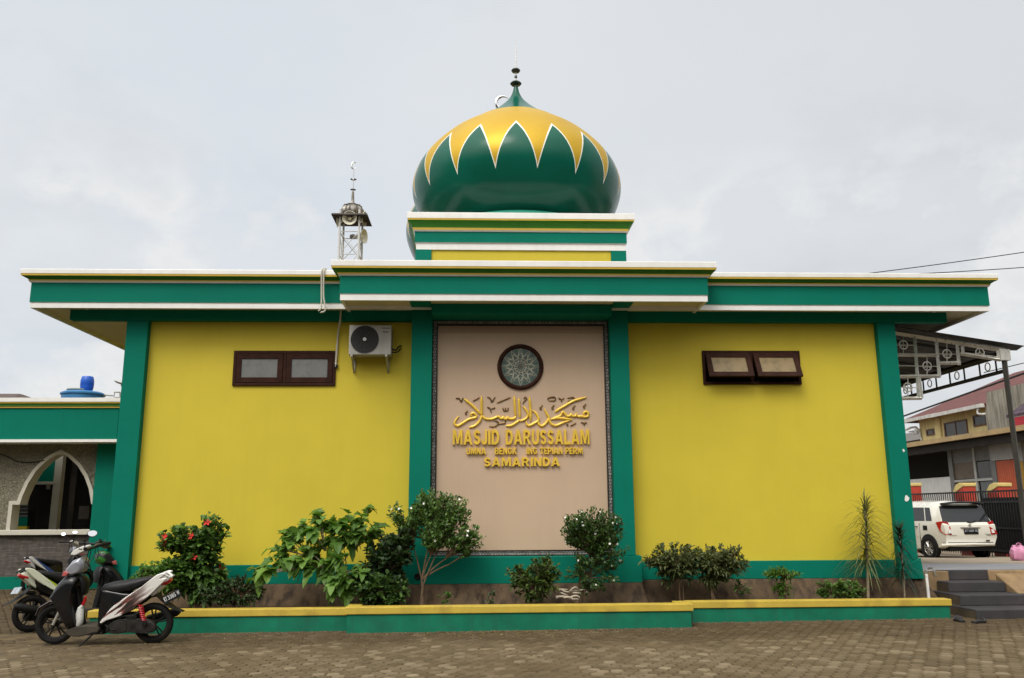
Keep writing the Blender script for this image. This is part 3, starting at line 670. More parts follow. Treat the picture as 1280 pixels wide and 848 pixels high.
L(m,'seam',mat('seam_grey',(.25,.25,.24),.6,var=0),casing)
for px in (441,484):
    x = xat(px,-.2,450); m = MB().box(x-.018,x+.018,-.36,-.005,az0-.035,az0-.002).box(x-.018,x+.018,-.03,-.003,az0-.24,az0-.03)
    m.hexa([(x-.014,-.05,az0-.23),(x+.014,-.05,az0-.23),(x+.014,-.02,az0-.23),(x-.014,-.02,az0-.23)],[(x-.014,-.33,az0-.034),(x+.014,-.33,az0-.034),(x+.014,-.29,az0-.034),(x-.014,-.29,az0-.034)])
    L(m,'bracket',ALU)
m = MB(); m.tube(smooth_path([(ax1,-.2,az0+.12),(ax1+.07,-.2,az0+.10),(ax1+.1,-.16,az0+.16),(ax1+.13,-.02,az0+.2)]),.014,8); m.tube(smooth_path([(ax1,-.2,az0+.07),(ax1+.06,-.2,az0+.06),(ax1+.1,-.1,az0+.1),(ax1+.12,-.02,az0+.16)]),.011,8)
L(m,'pipe',BLACK,smooth=True)
PIPEW = mat('weathered_white_conduit', (.55,.52,.44), .6, var=.15, streak=.3, dirtcol=(.2,.18,.14))
c0 = thing('conduit', 'pair of pale conduit pipes hooked over the edge of the flat roof', 'pipe', (xat(403,-.5,350),-.5,ZS))
L = Loc(c0)
for off, zb in ((0,0),(.035,-.03)):
    xa = xat(402,-.64,350)+off
    m = MB().tube(smooth_path([(xa+.02,-.35,5.43),(xa+.01,-.55,5.46),(xa,-.645,5.42),(xa,-.655,5.27),(xa+.012,-.655,4.97),(xa+.012+off,-.65,4.79+zb),(xa-.03,-.62,4.75+zb),(xa-.03,-.52,4.785+zb)],6),.013,8); L(m,'pipe',PIPEW,smooth=True)
c1 = thing('wall_conduit', 'thin white conduit running down the yellow wall between window and air conditioner', 'pipe', (xat(422,-.05,420),-.05,4.0)); L = Loc(c1)
m = MB().tube(smooth_path([(xat(426,-.19,390),-.19,4.864),(xat(425,-.19,402),-.185,4.66),(xat(423,-.03,415),-.05,4.5),(xat(421,-.03,440),-.035,4.2),P3(419.5,459,-.035)],6),.017,8); L(m,'pipe',PIPEW,smooth=True)
x, z = P(420,456,-.035); m = MB().box(x-.03,x+.03,-.05,-.002,z-.05,z); L(m,'clip',BLACK)

# ------------------------------------------------------------------ loudspeaker tower behind the roof
TY = 13.0
tz = lambda py: P(440,py,TY)[1]
tx0, tx1 = xat(424,TY,322), xat(449,TY,322)
tx0t, tx1t = xat(425.5,TY,262), xat(449.5,TY,262)
tw = thing('minaret_tower', 'slim white lattice tower with loudspeakers and a small ribbed metal dome behind the flat roof', 'tower', ((tx0+tx1)/2, TY+.4, 5.25)); L = Loc(tw)
LATT = mat('white_lattice_paint', (.66,.66,.64), .5, var=.12, vscale=3, streak=.3, dirtcol=(.3,.28,.25))
zt_ = tz(262); zb_ = 5.25
def corner(i, z):
    u = (z-zb_)/(zt_-zb_); a0 = tx0-.12*(1-u)*.0; sx = (i in (1,2)); sy = i >= 2
    return V((tx1 if sx else tx0, TY+(.75 if sy else 0), z)) if False else V(((tx1+(tx1t-tx1)*u) if sx else (tx0+(tx0t-tx0)*u), TY+(.75 if sy else .0), z))
for i in range(4):
    m = MB().tube([corner(i,zb_),corner(i,zt_)],.038,6); L(m,'leg',LATT)
m = MB(); zl = zb_; lev = []
while zl < tz(285): lev.append(zl); zl += .78
for a_, b_ in zip(lev, lev[1:]):
    for i in range(4):
        j = (i+1)%4; m.tube([corner(i,b_),corner(j,b_)],.016,5); m.tube([corner(i,a_),corner(j,b_)],.012,5); m.tube([corner(j,a_),corner(i,b_)],.012,5)
L(m,'lattice',LATT)
txc = (tx0t+tx1t)/2
rz_ = tz(271)
m = MB(); e0, e1 = xat(417,TY-.1,257), xat(461,TY-.1,270)
hw = .60; cxx = txc+.02; cyy = TY+.38
ROOFM = mat('brown_black_roof_sheet', (.04,.032,.028), .6, var=.3)
m.hexa([(cxx-hw,cyy-hw,rz_),(cxx+hw,cyy-hw,rz_),(cxx+hw,cyy+hw,rz_),(cxx-hw,cyy+hw,rz_)],[(cxx-hw+.02,cyy-hw+.02,rz_+.05),(cxx+hw-.02,cyy-hw+.02,rz_+.05),(cxx+hw-.02,cyy+hw-.02,rz_+.05),(cxx-hw+.02,cyy+hw-.02,rz_+.05)]); L(m,'roof',ROOFM)
zd = rz_+.05
m = MB(); n_ = 40; pf = smooth_path([(.27,0),(.29,.05),(.36,.10),(.385,.2),(.37,.32),(.31,.41),(.32,.45),(.25,.48),(.13,.52),(.06,.60),(.045,.80),(.035,.98)],3)
pf = [(r*.98, z*1.0) for r, z in pf]
m.lathe(pf, (cxx,cyy,zd), n_)
nv = len(m.v)
m.v = [(cxx+(x-cxx)*(1+.05*(1 if (i%n_)%4<2 else -1)), cyy+(y-cyy)*(1+.05*(1 if (i%n_)%4<2 else -1)), z) for i,(x,y,z) in enumerate(m.v)]
tdome = L(m,'dome',mat('aged_silver_sheet',(.20,.185,.16),.3,metal=.8,var=.4,vscale=4,dirt=.9,dirtcol=(.04,.034,.028),dscale=3))
m = MB(); 
m.tube([(cxx,cyy,zd+.9),(cxx,cyy,zd+1.75)],.018,6); m.lathe([(.01,-.05),(.11,0),(.01,.06)],(cxx,cyy,zd+1.42),14); m.lathe([(.01,-.015),(.10,0),(.01,.02)],(cxx,cyy,zd+1.05),12); 
L(m,'finial',CHROME,tdome)
m = MB(); zc = zd+1.93
m.tube([(cxx+math.cos(R(40)+R(280)*i/20)*.08, cyy, zc+math.sin(R(40)+R(280)*i/20)*.12) for i in range(21)], [.008+.03*math.sin(PI*i/20) for i in range(21)], 6)
L(m,'crescent',CHROME,tdome)
HORN = mat('cream_horn_speaker', (.80,.77,.62), .5, var=.12, dirt=.2, dirtcol=(.3,.25,.16))
def speaker(px, py, Y, axis, label, r=.24):
    x, z = P(px,py,Y); ax = V(axis).normalized()
    t = thing('loudspeaker', label, 'loudspeaker', (x,Y,z), group='horn loudspeakers on the lattice tower')
    q = V((0,0,1)).rotation_difference(ax).to_matrix()
    def put(mb): mb.v = [tuple(q @ V(p)) for p in mb.v]; return mb
    put(MB().lathe([(.05,-.34),(.06,-.25),(.09,-.17),(.15,-.07),(r-.01,0),(r,.02),(r-.012,.022),(.14,-.055),(.08,-.16),(.05,-.24)], n=28)).build('horn', HORN, t, smooth=True)
    put(MB().lathe([(.0,-.02),(.05,-.03),(.075,-.10),(.05,-.2),(.0,-.2)], n=16)).build('reflector', HORN, t, smooth=True)
    put(MB().lathe([(.0,-.50),(.075,-.49),(.085,-.42),(.085,-.36),(.05,-.33),(0,-.33)], n=18)).build('driver', mat('grey_driver_cap',(.22,.21,.19),.5), t, smooth=True)
    put(MB().box(-.02,.02,-.14,-.02,-.2,-.16).box(-.02,.02,-.16,-.13,-.32,-.05)).build('bracket', ALU, t)
speaker(437,272.5,TY-.10,(.02,-1,-.12),'cream horn loudspeaker facing the front, under the roof of the lattice tower')
speaker(421.5,275,TY+.35,(-1,-.12,-.08),'horn loudspeaker seen edge-on at the left side of the lattice tower',.26)
speaker(455.5,274,TY+.35,(1,-.15,-.08),'upper horn loudspeaker seen edge-on at the right side of the lattice tower',.26)
speaker(455,295.5,TY+.30,(.95,-.3,-.05),'lower horn loudspeaker sticking out on the right, a level below the others',.25)

# ------------------------------------------------------------------ planters in front of the hall
soilz = .19
so1 = MB().box(-5.38,-1.83,-1.28,-.02,.02,soilz).box(-1.828,3.0,-1.53,-.02,.02,soilz-.002).box(3.002,6.9,-1.01,-.02,.02,soilz); tag(so1.build('soil', SOIL), kind='structure')
def planter(x0, x1, y0, zt, label, y1=None):
    t = thing('planter_wall', label, 'planter', ((x0+x1)/2, y0, gz((x0+x1)/2)), group='low planter walls along the hall'); L = Loc(t)
    m = MB(); n = 14
    vs = []
    m.box(x0+.03,x1-.03,y0+.02,y0+.16,gz(x0)-.08,zt-.095); wl = L(m,'wall',TEALP)
    m = MB(); m.box(x0,x1,y0,y0+.22,zt-.095,zt); L(m,'cap',YCAP,bevel=.008)
    if y1 is not None:
        for xx in (x0,x1-.2):
            m = MB().box(xx+.03,xx+.16,y0+.16,y1,gz(x0)-.08,zt-.096); L(m,'wall',TEALP)
            m = MB().box(xx,xx+.2,y0+.221,y1,zt-.094,zt-.002); L(m,'cap',YCAP,bevel=.008)
    return t
planter(-5.42,-1.80,-1.42,zat(761,-1.42,400),'long teal planter wall with stained yellow cap behind the scooters')
planter(-1.845,2.99,-1.67,zat(757.5,-1.67,640),'teal planter wall with yellow cap standing forward below the sign panel', -1.2)
planter(3.03,6.96,-1.15,zat(752,-1.15,900),'teal planter wall with yellow cap ending beside the grey steps')
# ------------------------------------------------------------------ retaining wall, steps
rw_ = thing('retaining_wall', 'rough tan plaster wall holding up the plaza beside the grey steps', 'wall', (10,.15,0)); L = Loc(rw_)
m = MB(); 
m.hexa([(8.30,-.05,-.1),(16,-.05,-.1),(16,.26,-.1),(8.30,.26,-.1)],[(8.30,.10,.599),(16,.10,.599),(16,.26,.599),(8.30,.26,.599)])
L(m,'wall',TANCONC,bevel=.012)
m = MB().box(7.06,7.60,.02,.255,-.1,.598); L(m,'wall',TANCONC,bevel=.01)
m = MB(); m.hexa([(8.33,-.9,-.1),(8.75,-.9,-.1),(10.2,-.04,-.1),(8.33,-.04,-.1)],[(8.33,-.62,.30),(8.42,-.6,.30),(9.0,-.04,.57),(8.33,-.04,.57)]); L(m,'buttress',TANCONC,bevel=.02)
STEPF = mat('dark_grey_step_paint', (.034,.031,.034), .7, var=.25, vscale=3, bump=.3, bscale=25, dirt=.5, dirtcol=(.07,.055,.04), streak=.2)
STEPS_ = mat('brown_step_side', (.075,.055,.033), .9, var=.3, vscale=4, bump=.4, dirt=.6, dirtcol=(.05,.035,.02))
st = thing('stone_steps', 'four dark grey concrete steps climbing from the pavers to the plaza', 'steps', (7.9,-.6,0)); L = Loc(st)
for y0, zt2, zl2, x0, x1 in ((-1.36,.155,-.1,7.19,8.62),(-.83,.305,.155,7.27,8.47),(-.33,.455,.305,7.39,8.31),(.10,.607,.455,7.50,8.33)):
    m = MB(); m.hexa([(x0,y0,zl2),(x1,y0,zl2),(x1,.256,zl2),(x0,.256,zl2)],[(x0+.005,y0+.01,zt2),(x1-.005,y0+.01,zt2),(x1-.005,.256,zt2),(x0+.005,.256,zt2)])
    s1 = L(m,'step',STEPF,bevel=.012)
    m = MB().box(x0-.006,x0-.002,y0+.02,.25,zl2,zt2-.025); L(m,'side_face',STEPS_,s1)
# ------------------------------------------------------------------ garden tap
x, z = P(1161,748,-.6)
tp = thing('garden_tap', 'white standpipe with a small grey tap at the end of the planter', 'tap', (x,-.6,soilz)); 
MB().cyl((0,0,-.05),(0,0,.42),.022,.022,10).build('pipe', WHITE, tp, smooth=True)
MB().tube([(0,0,.40),(0,0,.46),(.05,-.02,.47),(.10,-.03,.46),(.12,-.03,.38)],.02,8).build('spout', STEEL, tp, smooth=True)
MB().box(.02,.09,-.03,-.015,.49,.515).cyl((.05,-.02,.46),(.05,-.02,.50),.012).build('handle', STEEL, tp)
# ------------------------------------------------------------------ sandals by the steps
SAND = mat('black_rubber_sandal', (.014,.013,.015), .6, var=.2)
for px, py, rz, lab in ((1199,776,R(80),'black sandal on the pavers nearer the planter end'),(1224,778,R(25),'black sandal lying askew in front of the lowest step')):
    gx, gy = G(px,py,.03); t = thing('sandal', lab, 'sandal', (gx,gy,gz(gx)+.003), rz, 'pair of sandals by the steps')
    sole = [(.13,0),(.11,.045),(.04,.052),(-.05,.038),(-.12,.038),(-.14,0),(-.12,-.034),(-.05,-.034),(.04,-.045),(.11,-.04)]
    MB().prism(sole,0,.028,'z').build('sole',SAND,t,bevel=.005)
    MB().tube(smooth_path([(.03,.05,.02),(.05,.045,.045),(.06,0,.06),(.05,-.04,.045),(.03,-.044,.02)]),.02,8,flat=.4).build('strap',SAND,t,smooth=True)

# ------------------------------------------------------------------ annex on the left
AY = 6.5
ann = thing('annex_building', 'low annex with teal parapet and pointed arch window in a pebbled grey wall', 'building', (-10,AY,gz(-10))); L = Loc(ann)
px_ = lambda a: a/7.065; py_ = lambda b: 550+b/7.065
def ap(a, b, Y=AY): return P(px_(a), py_(b), Y)
def pebble_mat():
    m, nt, b = new_mat('pebbled_grey_wall'); tc = nt.nodes.new('ShaderNodeTexCoord')
    vo = nt.nodes.new('ShaderNodeTexVoronoi'); vo.feature = 'DISTANCE_TO_EDGE'; vo.inputs['Scale'].default_value = 15; nt.links.new(tc.outputs['Object'], vo.inputs['Vector'])
    e = ramp(nt, vo.outputs['Distance'], [(.0,0),(.12,1)])
    c = mixc(nt, e, (.17,.155,.115), (.235,.215,.155)); c = mixc(nt, .8, c, ramp(nt, noise(nt, 4, 6, .65), [(.3,.7),(.7,1.25)]), 'MULTIPLY')
    nt.links.new(c, b.inputs['Base Color']); b.inputs['Roughness'].default_value = .9
    bp = node(nt,'ShaderNodeBump', Strength=.7, Distance=.03); nt.links.new(e, bp.inputs['Height']); nt.links.new(bp.outputs[0], b.inputs['Normal']); return m
PEB = pebble_mat()
STRIP = brick_mat('stacked_slate_strip', (.155,.13,.115), (.09,.075,.066), (.045,.038,.034), .28, .028, .004, .4, .85, .8, 'xz', var=.45)
outer = [(62,800),(85,540),(155,540),(180,480),(230,370),(300,260),(400,165),(470,122),(545,88),(605,118),(640,140),(720,215),(780,310),(820,420),(845,535),(900,535),(882,800)]
O = [ap(*p) for p in outer]
# straighten the surveyed outline a little: jambs vertical, springing level
jl = (O[0][0]+O[1][0])/2; jr = (O[-1][0]+O[-2][0])/2; zsl = (O[0][1]+O[-1][1])/2; zsp = (O[1][1]+O[-2][1])/2
O[0] = (jl,zsl); O[1] = (jl,zsp); O[2] = (O[2][0],zsp); O[-1] = (jr,zsl); O[-2] = (jr,zsp); O[-3] = (O[-3][0],zsp)
axc = O[8][0]
hl = [p for p in O[3:8]]; hr = [p for p in O[9:14]]
zt_w = ap(100,20)[1]; zb_w = P(60,671,AY)[1]; xr_ = P(133,600,AY)[0]; xl_ = -16.0
wallm = MB()
top = [(xl_,zt_w+.2),(xr_,zt_w+.2)]
# wall round the opening: left, right and spandrel strips
wallm.prism([(xl_,zsl),(jl,zsl),(jl,zsp),(xl_,zsp)], AY, AY+.18); wallm.prism([(jr,zsl),(xr_,zsl),(xr_,zsp),(jr,zsp)], AY, AY+.18)
L_arc = [O[1],O[2]]+hl+[O[8]]; R_arc = [O[8]]+hr+[O[-3],O[-2]]
ztop = zt_w+.2
for a_, b_ in list(zip(L_arc,L_arc[1:]))+list(zip(R_arc,R_arc[1:])):
    wallm.prism([a_,b_,(b_[0],ztop),(a_[0],ztop)], AY, AY+.18)
wallm.prism([(xl_,zsp),(jl,zsp),(jl,ztop),(xl_,ztop)], AY, AY+.18); wallm.prism([(jr,zsp),(xr_,zsp),(xr_,ztop),(jr,ztop)], AY, AY+.18)
L(wallm,'wall',PEB)
m = MB().box(xl_,xr_,AY+.01,AY+.2,.1,zsl-.1); L(m,'lower_wall',STRIP)
zbt = P(40,721,AY)[1]; m = MB().box(xl_,xr_,AY-.05,AY+.2,-.2,zbt); L(m,'base_band',TEAL)
CREAM = mat('cream_arch_trim', (.56,.53,.45), .55, var=.07)
inn = []
cxo, czo = axc, zsl
t_ = .085
inn = [(jl+t_,zsl),(jl+t_,zsp-t_),(O[2][0]+t_*.9,zsp-t_)]+[(p[0]+t_*.85,p[1]-t_*.45) for p in hl]+[(axc,O[8][1]-t_*1.25)]+[(p[0]-t_*.85,p[1]-t_*.45) for p in hr]+[(O[-3][0]-t_*.9,zsp-t_),(jr-t_,zsp-t_),(jr-t_,zsl)]
m = MB(); n = len(O)
vs = [(p[0],y,p[1]) for y in (AY-.04,AY+.30) for q in (O,inn) for p in q]; fs = []
for i in range(n-1):
    j = i+1; fs += [(i,j,n+j,n+i),(2*n+i,3*n+i,3*n+j,2*n+j),(i,2*n+i,2*n+j,j),(n+i,n+j,3*n+j,3*n+i)]
m.add(vs, fs); arch = L(m,'arch_window',CREAM)
z0 = P(60,670,AY)[1]; m = MB().box(xl_,P(124.5,665,AY)[0],AY-.10,AY+.32,zsl-.10,zsl+.015); L(m,'sill',CREAM,arch,bevel=.01)
# what shows through the arch: passage with a white post, teal lintel, dark doors
IY = 8.2
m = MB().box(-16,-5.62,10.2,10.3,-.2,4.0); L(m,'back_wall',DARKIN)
m = MB().box(-16,-5.7,AY+.35,10.2,-.15,.02); L(m,'inner_floor',CONC)
def ib(a0, b0, a1, b1, Y, t, name, mt):
    xa, za = ap(a0,b1,Y); xb, zb = ap(a1,b0,Y); m = MB().box(xa,xb,Y,Y+t,za,zb); return L(m,name,mt)
xa = ap(500,400,IY)[0]; m = MB().box(xa-.09,xa+.09,IY,IY+.18,-.1,4.0); L(m,'inner_post',CREAM)
ib(230,160,495,368,IY+.02,.14,'inner_lintel',TEAL); ib(255,368,490,394,IY-.01,.16,'inner_beam',CREAM)
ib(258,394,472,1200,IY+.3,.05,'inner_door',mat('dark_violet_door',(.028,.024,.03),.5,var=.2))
ib(405,398,445,436,IY+.28,.03,'inner_clock',CREAM)
ib(140,685,245,760,9.6,.1,'inner_band',TEAL); ib(130,762,240,830,9.6,.11,'inner_band',YELLOW)
ib(135,560,250,685,9.9,.1,'inner_window',mat('dim_grey_glass',(.08,.09,.09),.3,var=.3))
m = MB()
for q in range(4):
    xa, za = ap(150,575+q*32,9.88); xb, _ = ap(250,575+q*32,9.88); m.box(xa,xb,9.86,9.89,za-.02,za+.01)
L(m,'inner_grille',mat('grey_grille',(.2,.2,.19),.5))
ib(690,585,790,700,9.9,.06,'notice_board',mat('dim_board',(.10,.09,.08),.6,var=.3))
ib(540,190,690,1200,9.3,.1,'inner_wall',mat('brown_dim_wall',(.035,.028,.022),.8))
# eave over the arch wall
m = MB().box(P(119,600,AY-.1)[0],P(152,600,AY-.1)[0],AY-.14,AY-.003,-.2,zt_w+.25); L(m,'pilaster',TEAL)
FY = 5.9; fz_ = lambda py: P(60,py,FY)[1]
def strip_part(y0, py0, py1, name, mt, yb=AY+1.0):
    m = MB().box(xl_,P(148,520,FY)[0],y0,yb,fz_(py1),fz_(py0)); return L(m,name,mt)
m = MB().tube(smooth_path([P3(-30,560,AY-.03),P3(4,569,AY-.03),P3(22,577,AY-.03),P3(40,578,AY-.03),P3(55,575.5,AY-.06)],5),.011,6); L(m,'cable',BLACK,smooth=True)
fas = strip_part(FY,510.2,549.5,'fascia',TEAL)
def sub(y0, py0, py1, name, mt, yb):
    m = MB().box(xl_,P(151,520,FY)[0],y0,yb,fz_(py1),fz_(py0)); return L(m,name,mt,fas)
sub(FY-.10,498,503.0,'cap',WHITE,FY+.4); sub(FY-.085,503.0,504.8,'gold_line',GOLDLINE,FY+.3); sub(FY-.05,504.8,508,'green_line',LIME,FY+.3); sub(FY-.03,508,510.2,'gold_line',GOLDLINE,FY+.3); sub(FY-.03,549.5,553,'lip',WHITE,AY-.002)
m = MB().box(xl_,-5.62,FY+.2,6.95,fz_(512),fz_(504)).box(xl_,-5.62,7.95,16,fz_(512),fz_(504)); L(m,'roof',CONC)  # unseen gap between the slabs, added to let sky light into the passage
# water tank with a drum on its lid, antenna, street lamp, far roof
TKY = 8.5
BLUE = mat('faded_blue_tank', (.045,.19,.40), .45, var=.15, vscale=2); BLUED = mat('bright_blue_drum', (.015,.10,.50), .4, var=.12)
x, z = P(104,492,TKY); rt = .51
tk = thing('water_tank', 'faded blue round water tank behind the parapet of the annex', 'water tank', (x,TKY,fz_(504)))
zr = fz_(504); ht = z-zr
MB().lathe([(rt*.95,0),(rt,.03),(rt,ht-.06),(rt+.03,ht-.05),(rt+.03,ht-.01),(rt*.9,ht+.03),(rt*.3,ht+.06)],n=40).build('body',BLUE,tk,smooth=True)
m = MB().lathe([(.0,ht+.10),(.24,ht+.10),(.25,ht+.07),(.2,ht+.03)],n=24); lid = m.build('lid',mat('grey_tank_lid',(.25,.28,.26),.6),tk,smooth=True); lid.location = (-.12,-.1,0)
x2, z2 = P(108,490,TKY-.05); zt2 = P(108,471.5,TKY)[1]; hb = zt2-(z+.06)
bd = thing('barrel', 'bright blue plastic barrel standing upright on the water tank', 'barrel', (x2,TKY-.05,z+.062))
MB().lathe([(.13,0),(.145,.02),(.165,hb*.3),(.165,hb*.35),(.16,hb*.36),(.165,hb*.38),(.165,hb*.7),(.14,hb*.97),(.13,hb),(.11,hb),(.11,hb-.02)],n=28).build('body',BLUED,bd,smooth=True)
MB().disc((.05,0,hb),(0,0,1),.025,.03,12).disc((-.06,0,hb),(0,0,1),.02,.03,12).build('bung',BLUED,bd)
x, z = P(140,494,TKY)
an = thing('pipe_bracket', 'small grey pipe and bracket beside the blue water tank', 'pipe bracket', (x,TKY,zr)); L = Loc(an)
m = MB().tube([P3(126,497,TKY),P3(130,494,TKY),P3(143,495,TKY),P3(143,490.5,TKY),P3(150,490.5,TKY)],.02,6); L(m,'pipe',ALU)
m = MB().tube([P3(150,490.5,TKY),P3(150,496.5,TKY),P3(143,497.0,TKY),(P(143,497,TKY)[0],TKY,zr)],.02,6); L(m,'stand',ALU)
LY = 26
x, z = P(146,480,LY)
sl2 = thing('street_lamp', 'grey street lamp head on a curved arm, just left of the corner pillar', 'street lamp', (x+2.2,LY,-.07)); L = Loc(sl2)
lx, lz = P(149,479,LY)
m = MB().tube(smooth_path([(x+2.2,LY,-.1),(x+2.2,LY,lz-1.2),(x+1.9,LY,lz-.4),(x+1.2,LY,lz-.1),(lx+.1,LY,lz-.12)]),[.09]*9+[.05]*8,8); L(m,'pole',ALU,smooth=True)
m = MB().sweep([(lx+.45,LY,lz-.14),(lx+.2,LY,lz-.02),(lx-.1,LY,lz+.08),(lx-.25,LY,lz+.12)],[(.06,.05),(.16,.09),(.15,.08),(.03,.02)]); L(m,'lamp_head',mat('lamp_grey',(.45,.45,.44),.4),smooth=True)
HY = 34
hs = thing('far_house', 'brown roofed house whose ridge just shows above the annex parapet', 'house', (P(10,497,HY)[0],HY,-.07)); L = Loc(hs)
a_ = P(-60,490.5,HY); b2_ = P(27,493,HY); c_ = P(42,497.5,HY)
m = MB().hexa([(a_[0],HY-3,c_[1]-.4),(c_[0]+.5,HY-3,c_[1]-.4),(c_[0]+.5,HY+3,c_[1]-.4),(a_[0],HY+3,c_[1]-.4)],[(a_[0],HY-.2,b2_[1]),(b2_[0],HY-.2,b2_[1]),(b2_[0],HY+.2,b2_[1]),(a_[0],HY+.2,b2_[1])]); L(m,'roof',mat('far_brown_roof',(.09,.06,.05),.8))
m = MB().box(a_[0],c_[0]+.2,HY-2.6,HY+2.6,-.1,c_[1]-.41); L(m,'wall',CREAM)
# ------------------------------------------------------------------ carport canopy on the right
KY = .38
kp = lambda a, b, Y=KY: P3(1110+a/7.53, 400+b/7.53, Y)
cp_ = thing('carport', 'lattice steel carport with ring ornaments and a dark sloping roof beside the hall', 'carport', (9.2,KY,plaza_z(KY))); L = Loc(cp_)
CST = mat('grey_white_steel_tube', (.74,.72,.66), .32, metal=.5, var=.15, vscale=5, dirt=.35, dirtcol=(.2,.16,.12), dscale=4)
SHEET = mat('dark_roof_sheet', (.045,.042,.04), .6, metal=.2, var=.25)
tl, trr = kp(40,112), kp(1100,283)
def bar(m, a, b_, t=.032): 
    m.tube([a,b_], t, 4, flat=1)
def frame_at(Y, dY):
    sh = V((0,dY,0)); q = lambda a,b_: kp(a,b_)+sh
    m = MB()
    bar(m,q(-60,97),q(1105,285),.05)
    for a,b_ in (((250,150),(290,728)),((455,195),(485,540)),((650,225),(670,425)),((702,250),(708,325)),((1035,290),(1045,372)),((1092,285),(1100,378))): bar(m,q(*a),q(*b_),.032)
    for a,b_ in (((-40,328),(452,334)),((-40,535),(490,530)),((478,408),(680,405)),((-40,745),(315,737)),((680,320),(1055,377)),((290,530),(318,737))): bar(m,q(*a),q(*b_),.032)
    L(m,'truss',CST)
    m = MB()
    for (x,y),(xa,xb,ya,yb) in (((145,235),(-40,250,135,328)),((368,435),(270,470,335,530)),((555,320),(465,655,215,405)),((187,635),(100,280,545,735)),((865,308),(705,1040,265,350)),((60,430),(-40,255,335,530))):
        c = q(x,y); m.torus(c,(0,1,0),.075,.011,20,6)
        m.tube([q(xa,y),q(xb,y+ (40 if x==865 else 4))],.008,4); 
        if x != 865: m.tube([q(x,ya),q(x,yb)],.008,4)
        for k_ in range(3):
            a = PI/2+k_*2*PI/3; m.tube([c,c+V((math.cos(a)*.075,0,math.sin(a)*.075))],.009,4)
    L(m,'ring_ornament',CST)
frame_at(KY,0); frame_at(KY,4.2); frame_at(KY,8.4)
# roof sheet, edge beam along the drive, posts
x0 = 7.06; e = kp(1260,270); z_in = kp(40,80).z+.02; slope = (kp(1260,270).z-kp(60,85).z)/(kp(1260,270).x-kp(60,85).x)
zr0 = kp(60,80).z; xr0 = kp(60,80).x
zz_ = lambda x: zr0+slope*(x-xr0)+.0
m = MB(); m.raw = False
nc = 46; vs = []; xe = e.x
ys_ = [KY-.12+ i*(12.6/140) for i in range(141)]
for i, y in enumerate(ys_):
    dzc = .018*math.sin(i*PI/2)
    for x in (x0, xe): vs.append((x,y,zz_(x)+dzc))
    for x in (x0, xe): vs.append((x,y,zz_(x)+dzc+.012))
fs = []
for i in range(140):
    o = 4*i; fs += [(o,o+4,o+5,o+1),(o+2,o+3,o+7,o+6),(o+1,o+5,o+7,o+3)]
m.add(vs,fs); L(m,'roof',SHEET)
post_top = kp(1078,375); px0 = post_top.x
m = MB(); pv_ = kp(1105,330)
bar(m, V((px0+.03,KY,kp(1085,320).z)), V((px0+.03,KY+12.3,kp(1085,320).z)), .06)
bar(m, V((px0+.03,KY,kp(1085,320).z-.30)), V((px0+.03,KY+12.3,kp(1085,320).z-.30)), .035)
for i in range(25): 
    y = KY+.25+i*.5
    bar(m, V((px0+.03,y,kp(1085,320).z)), V((px0+.03,y,kp(1085,320).z-.30)), .018)
L(m,'edge_beam',SHEET)
m = MB()
for i in range(12): m.torus((px0+.03,KY+.5+i*1.0,kp(1085,320).z-.15),(1,0,0),.075,.011,16,5)
L(m,'ring_ornament',CST)
for i in range(8):
    m = MB(); bar(m, V((x0,KY+.6+i*1.55,zz_(x0)-.06)), V((xe-.2,KY+.6+i*1.55,zz_(xe-.2)-.06)), .028); L(m,'rafter',SHEET)
m = MB(); q = kp(1120,330); m.box(px0-.06,px0+.12,KY-.055,KY+.055,kp(1100,385).z,kp(1100,282).z); L(m,'bracket_plate',CST)
for dy in (0,4.2,8.4,12.2):
    m = MB().tube([(px0+.03,KY+dy,plaza_z(KY+dy)-.02),(px0+.03,KY+dy,kp(1078,340).z)],.052,4); L(m,'post',mat('dark_olive_post',(.055,.05,.042),.5,metal=.4,var=.25,vscale=4))

# ------------------------------------------------------------------ houses across the street on the right
def X3(px, py, X):
    y, z = PX(px,py,X); return V((X,y,z))
YPALE = mat('pale_yellow_house_paint', (.74,.60,.27), .75, var=.12, vscale=1.2, streak=.35, dirtcol=(.25,.2,.12))
BRTILE = brick_mat('red_brown_roof_tiles', (.17,.048,.04), (.13,.038,.032), (.06,.022,.018), .30, .22, .03, .5, .75, .8, 'yx', var=.3)
hx = 21.0
hsU = thing('house', 'pale yellow upper storey house with long red-brown tiled roof across the street', 'house', (hx+2,23,plaza_z(14))); L = Loc(hsU)
zU0 = PX(1150,556,hx)[1]-3.5
y_far = PX(1150,540,hx)[0]; y_near = PX(1243,520,hx)[0]
zE = PX(1190,516,20.5)[1]
m = MB().box(hx,hx+7,y_near-3,y_far,plaza_z(14),zE+.1); L(m,'wall',YPALE)
m = MB().box(hx-.06,hx-.002,PX(1174,540,hx)[0]-.25,PX(1174,540,hx)[0]+.25,PX(1170,556,hx)[1]-.8,zE); L(m,'pier',YPALE)
DKW = mat('dark_window_glass', (.035,.03,.025), .15, var=.4, vscale=2)
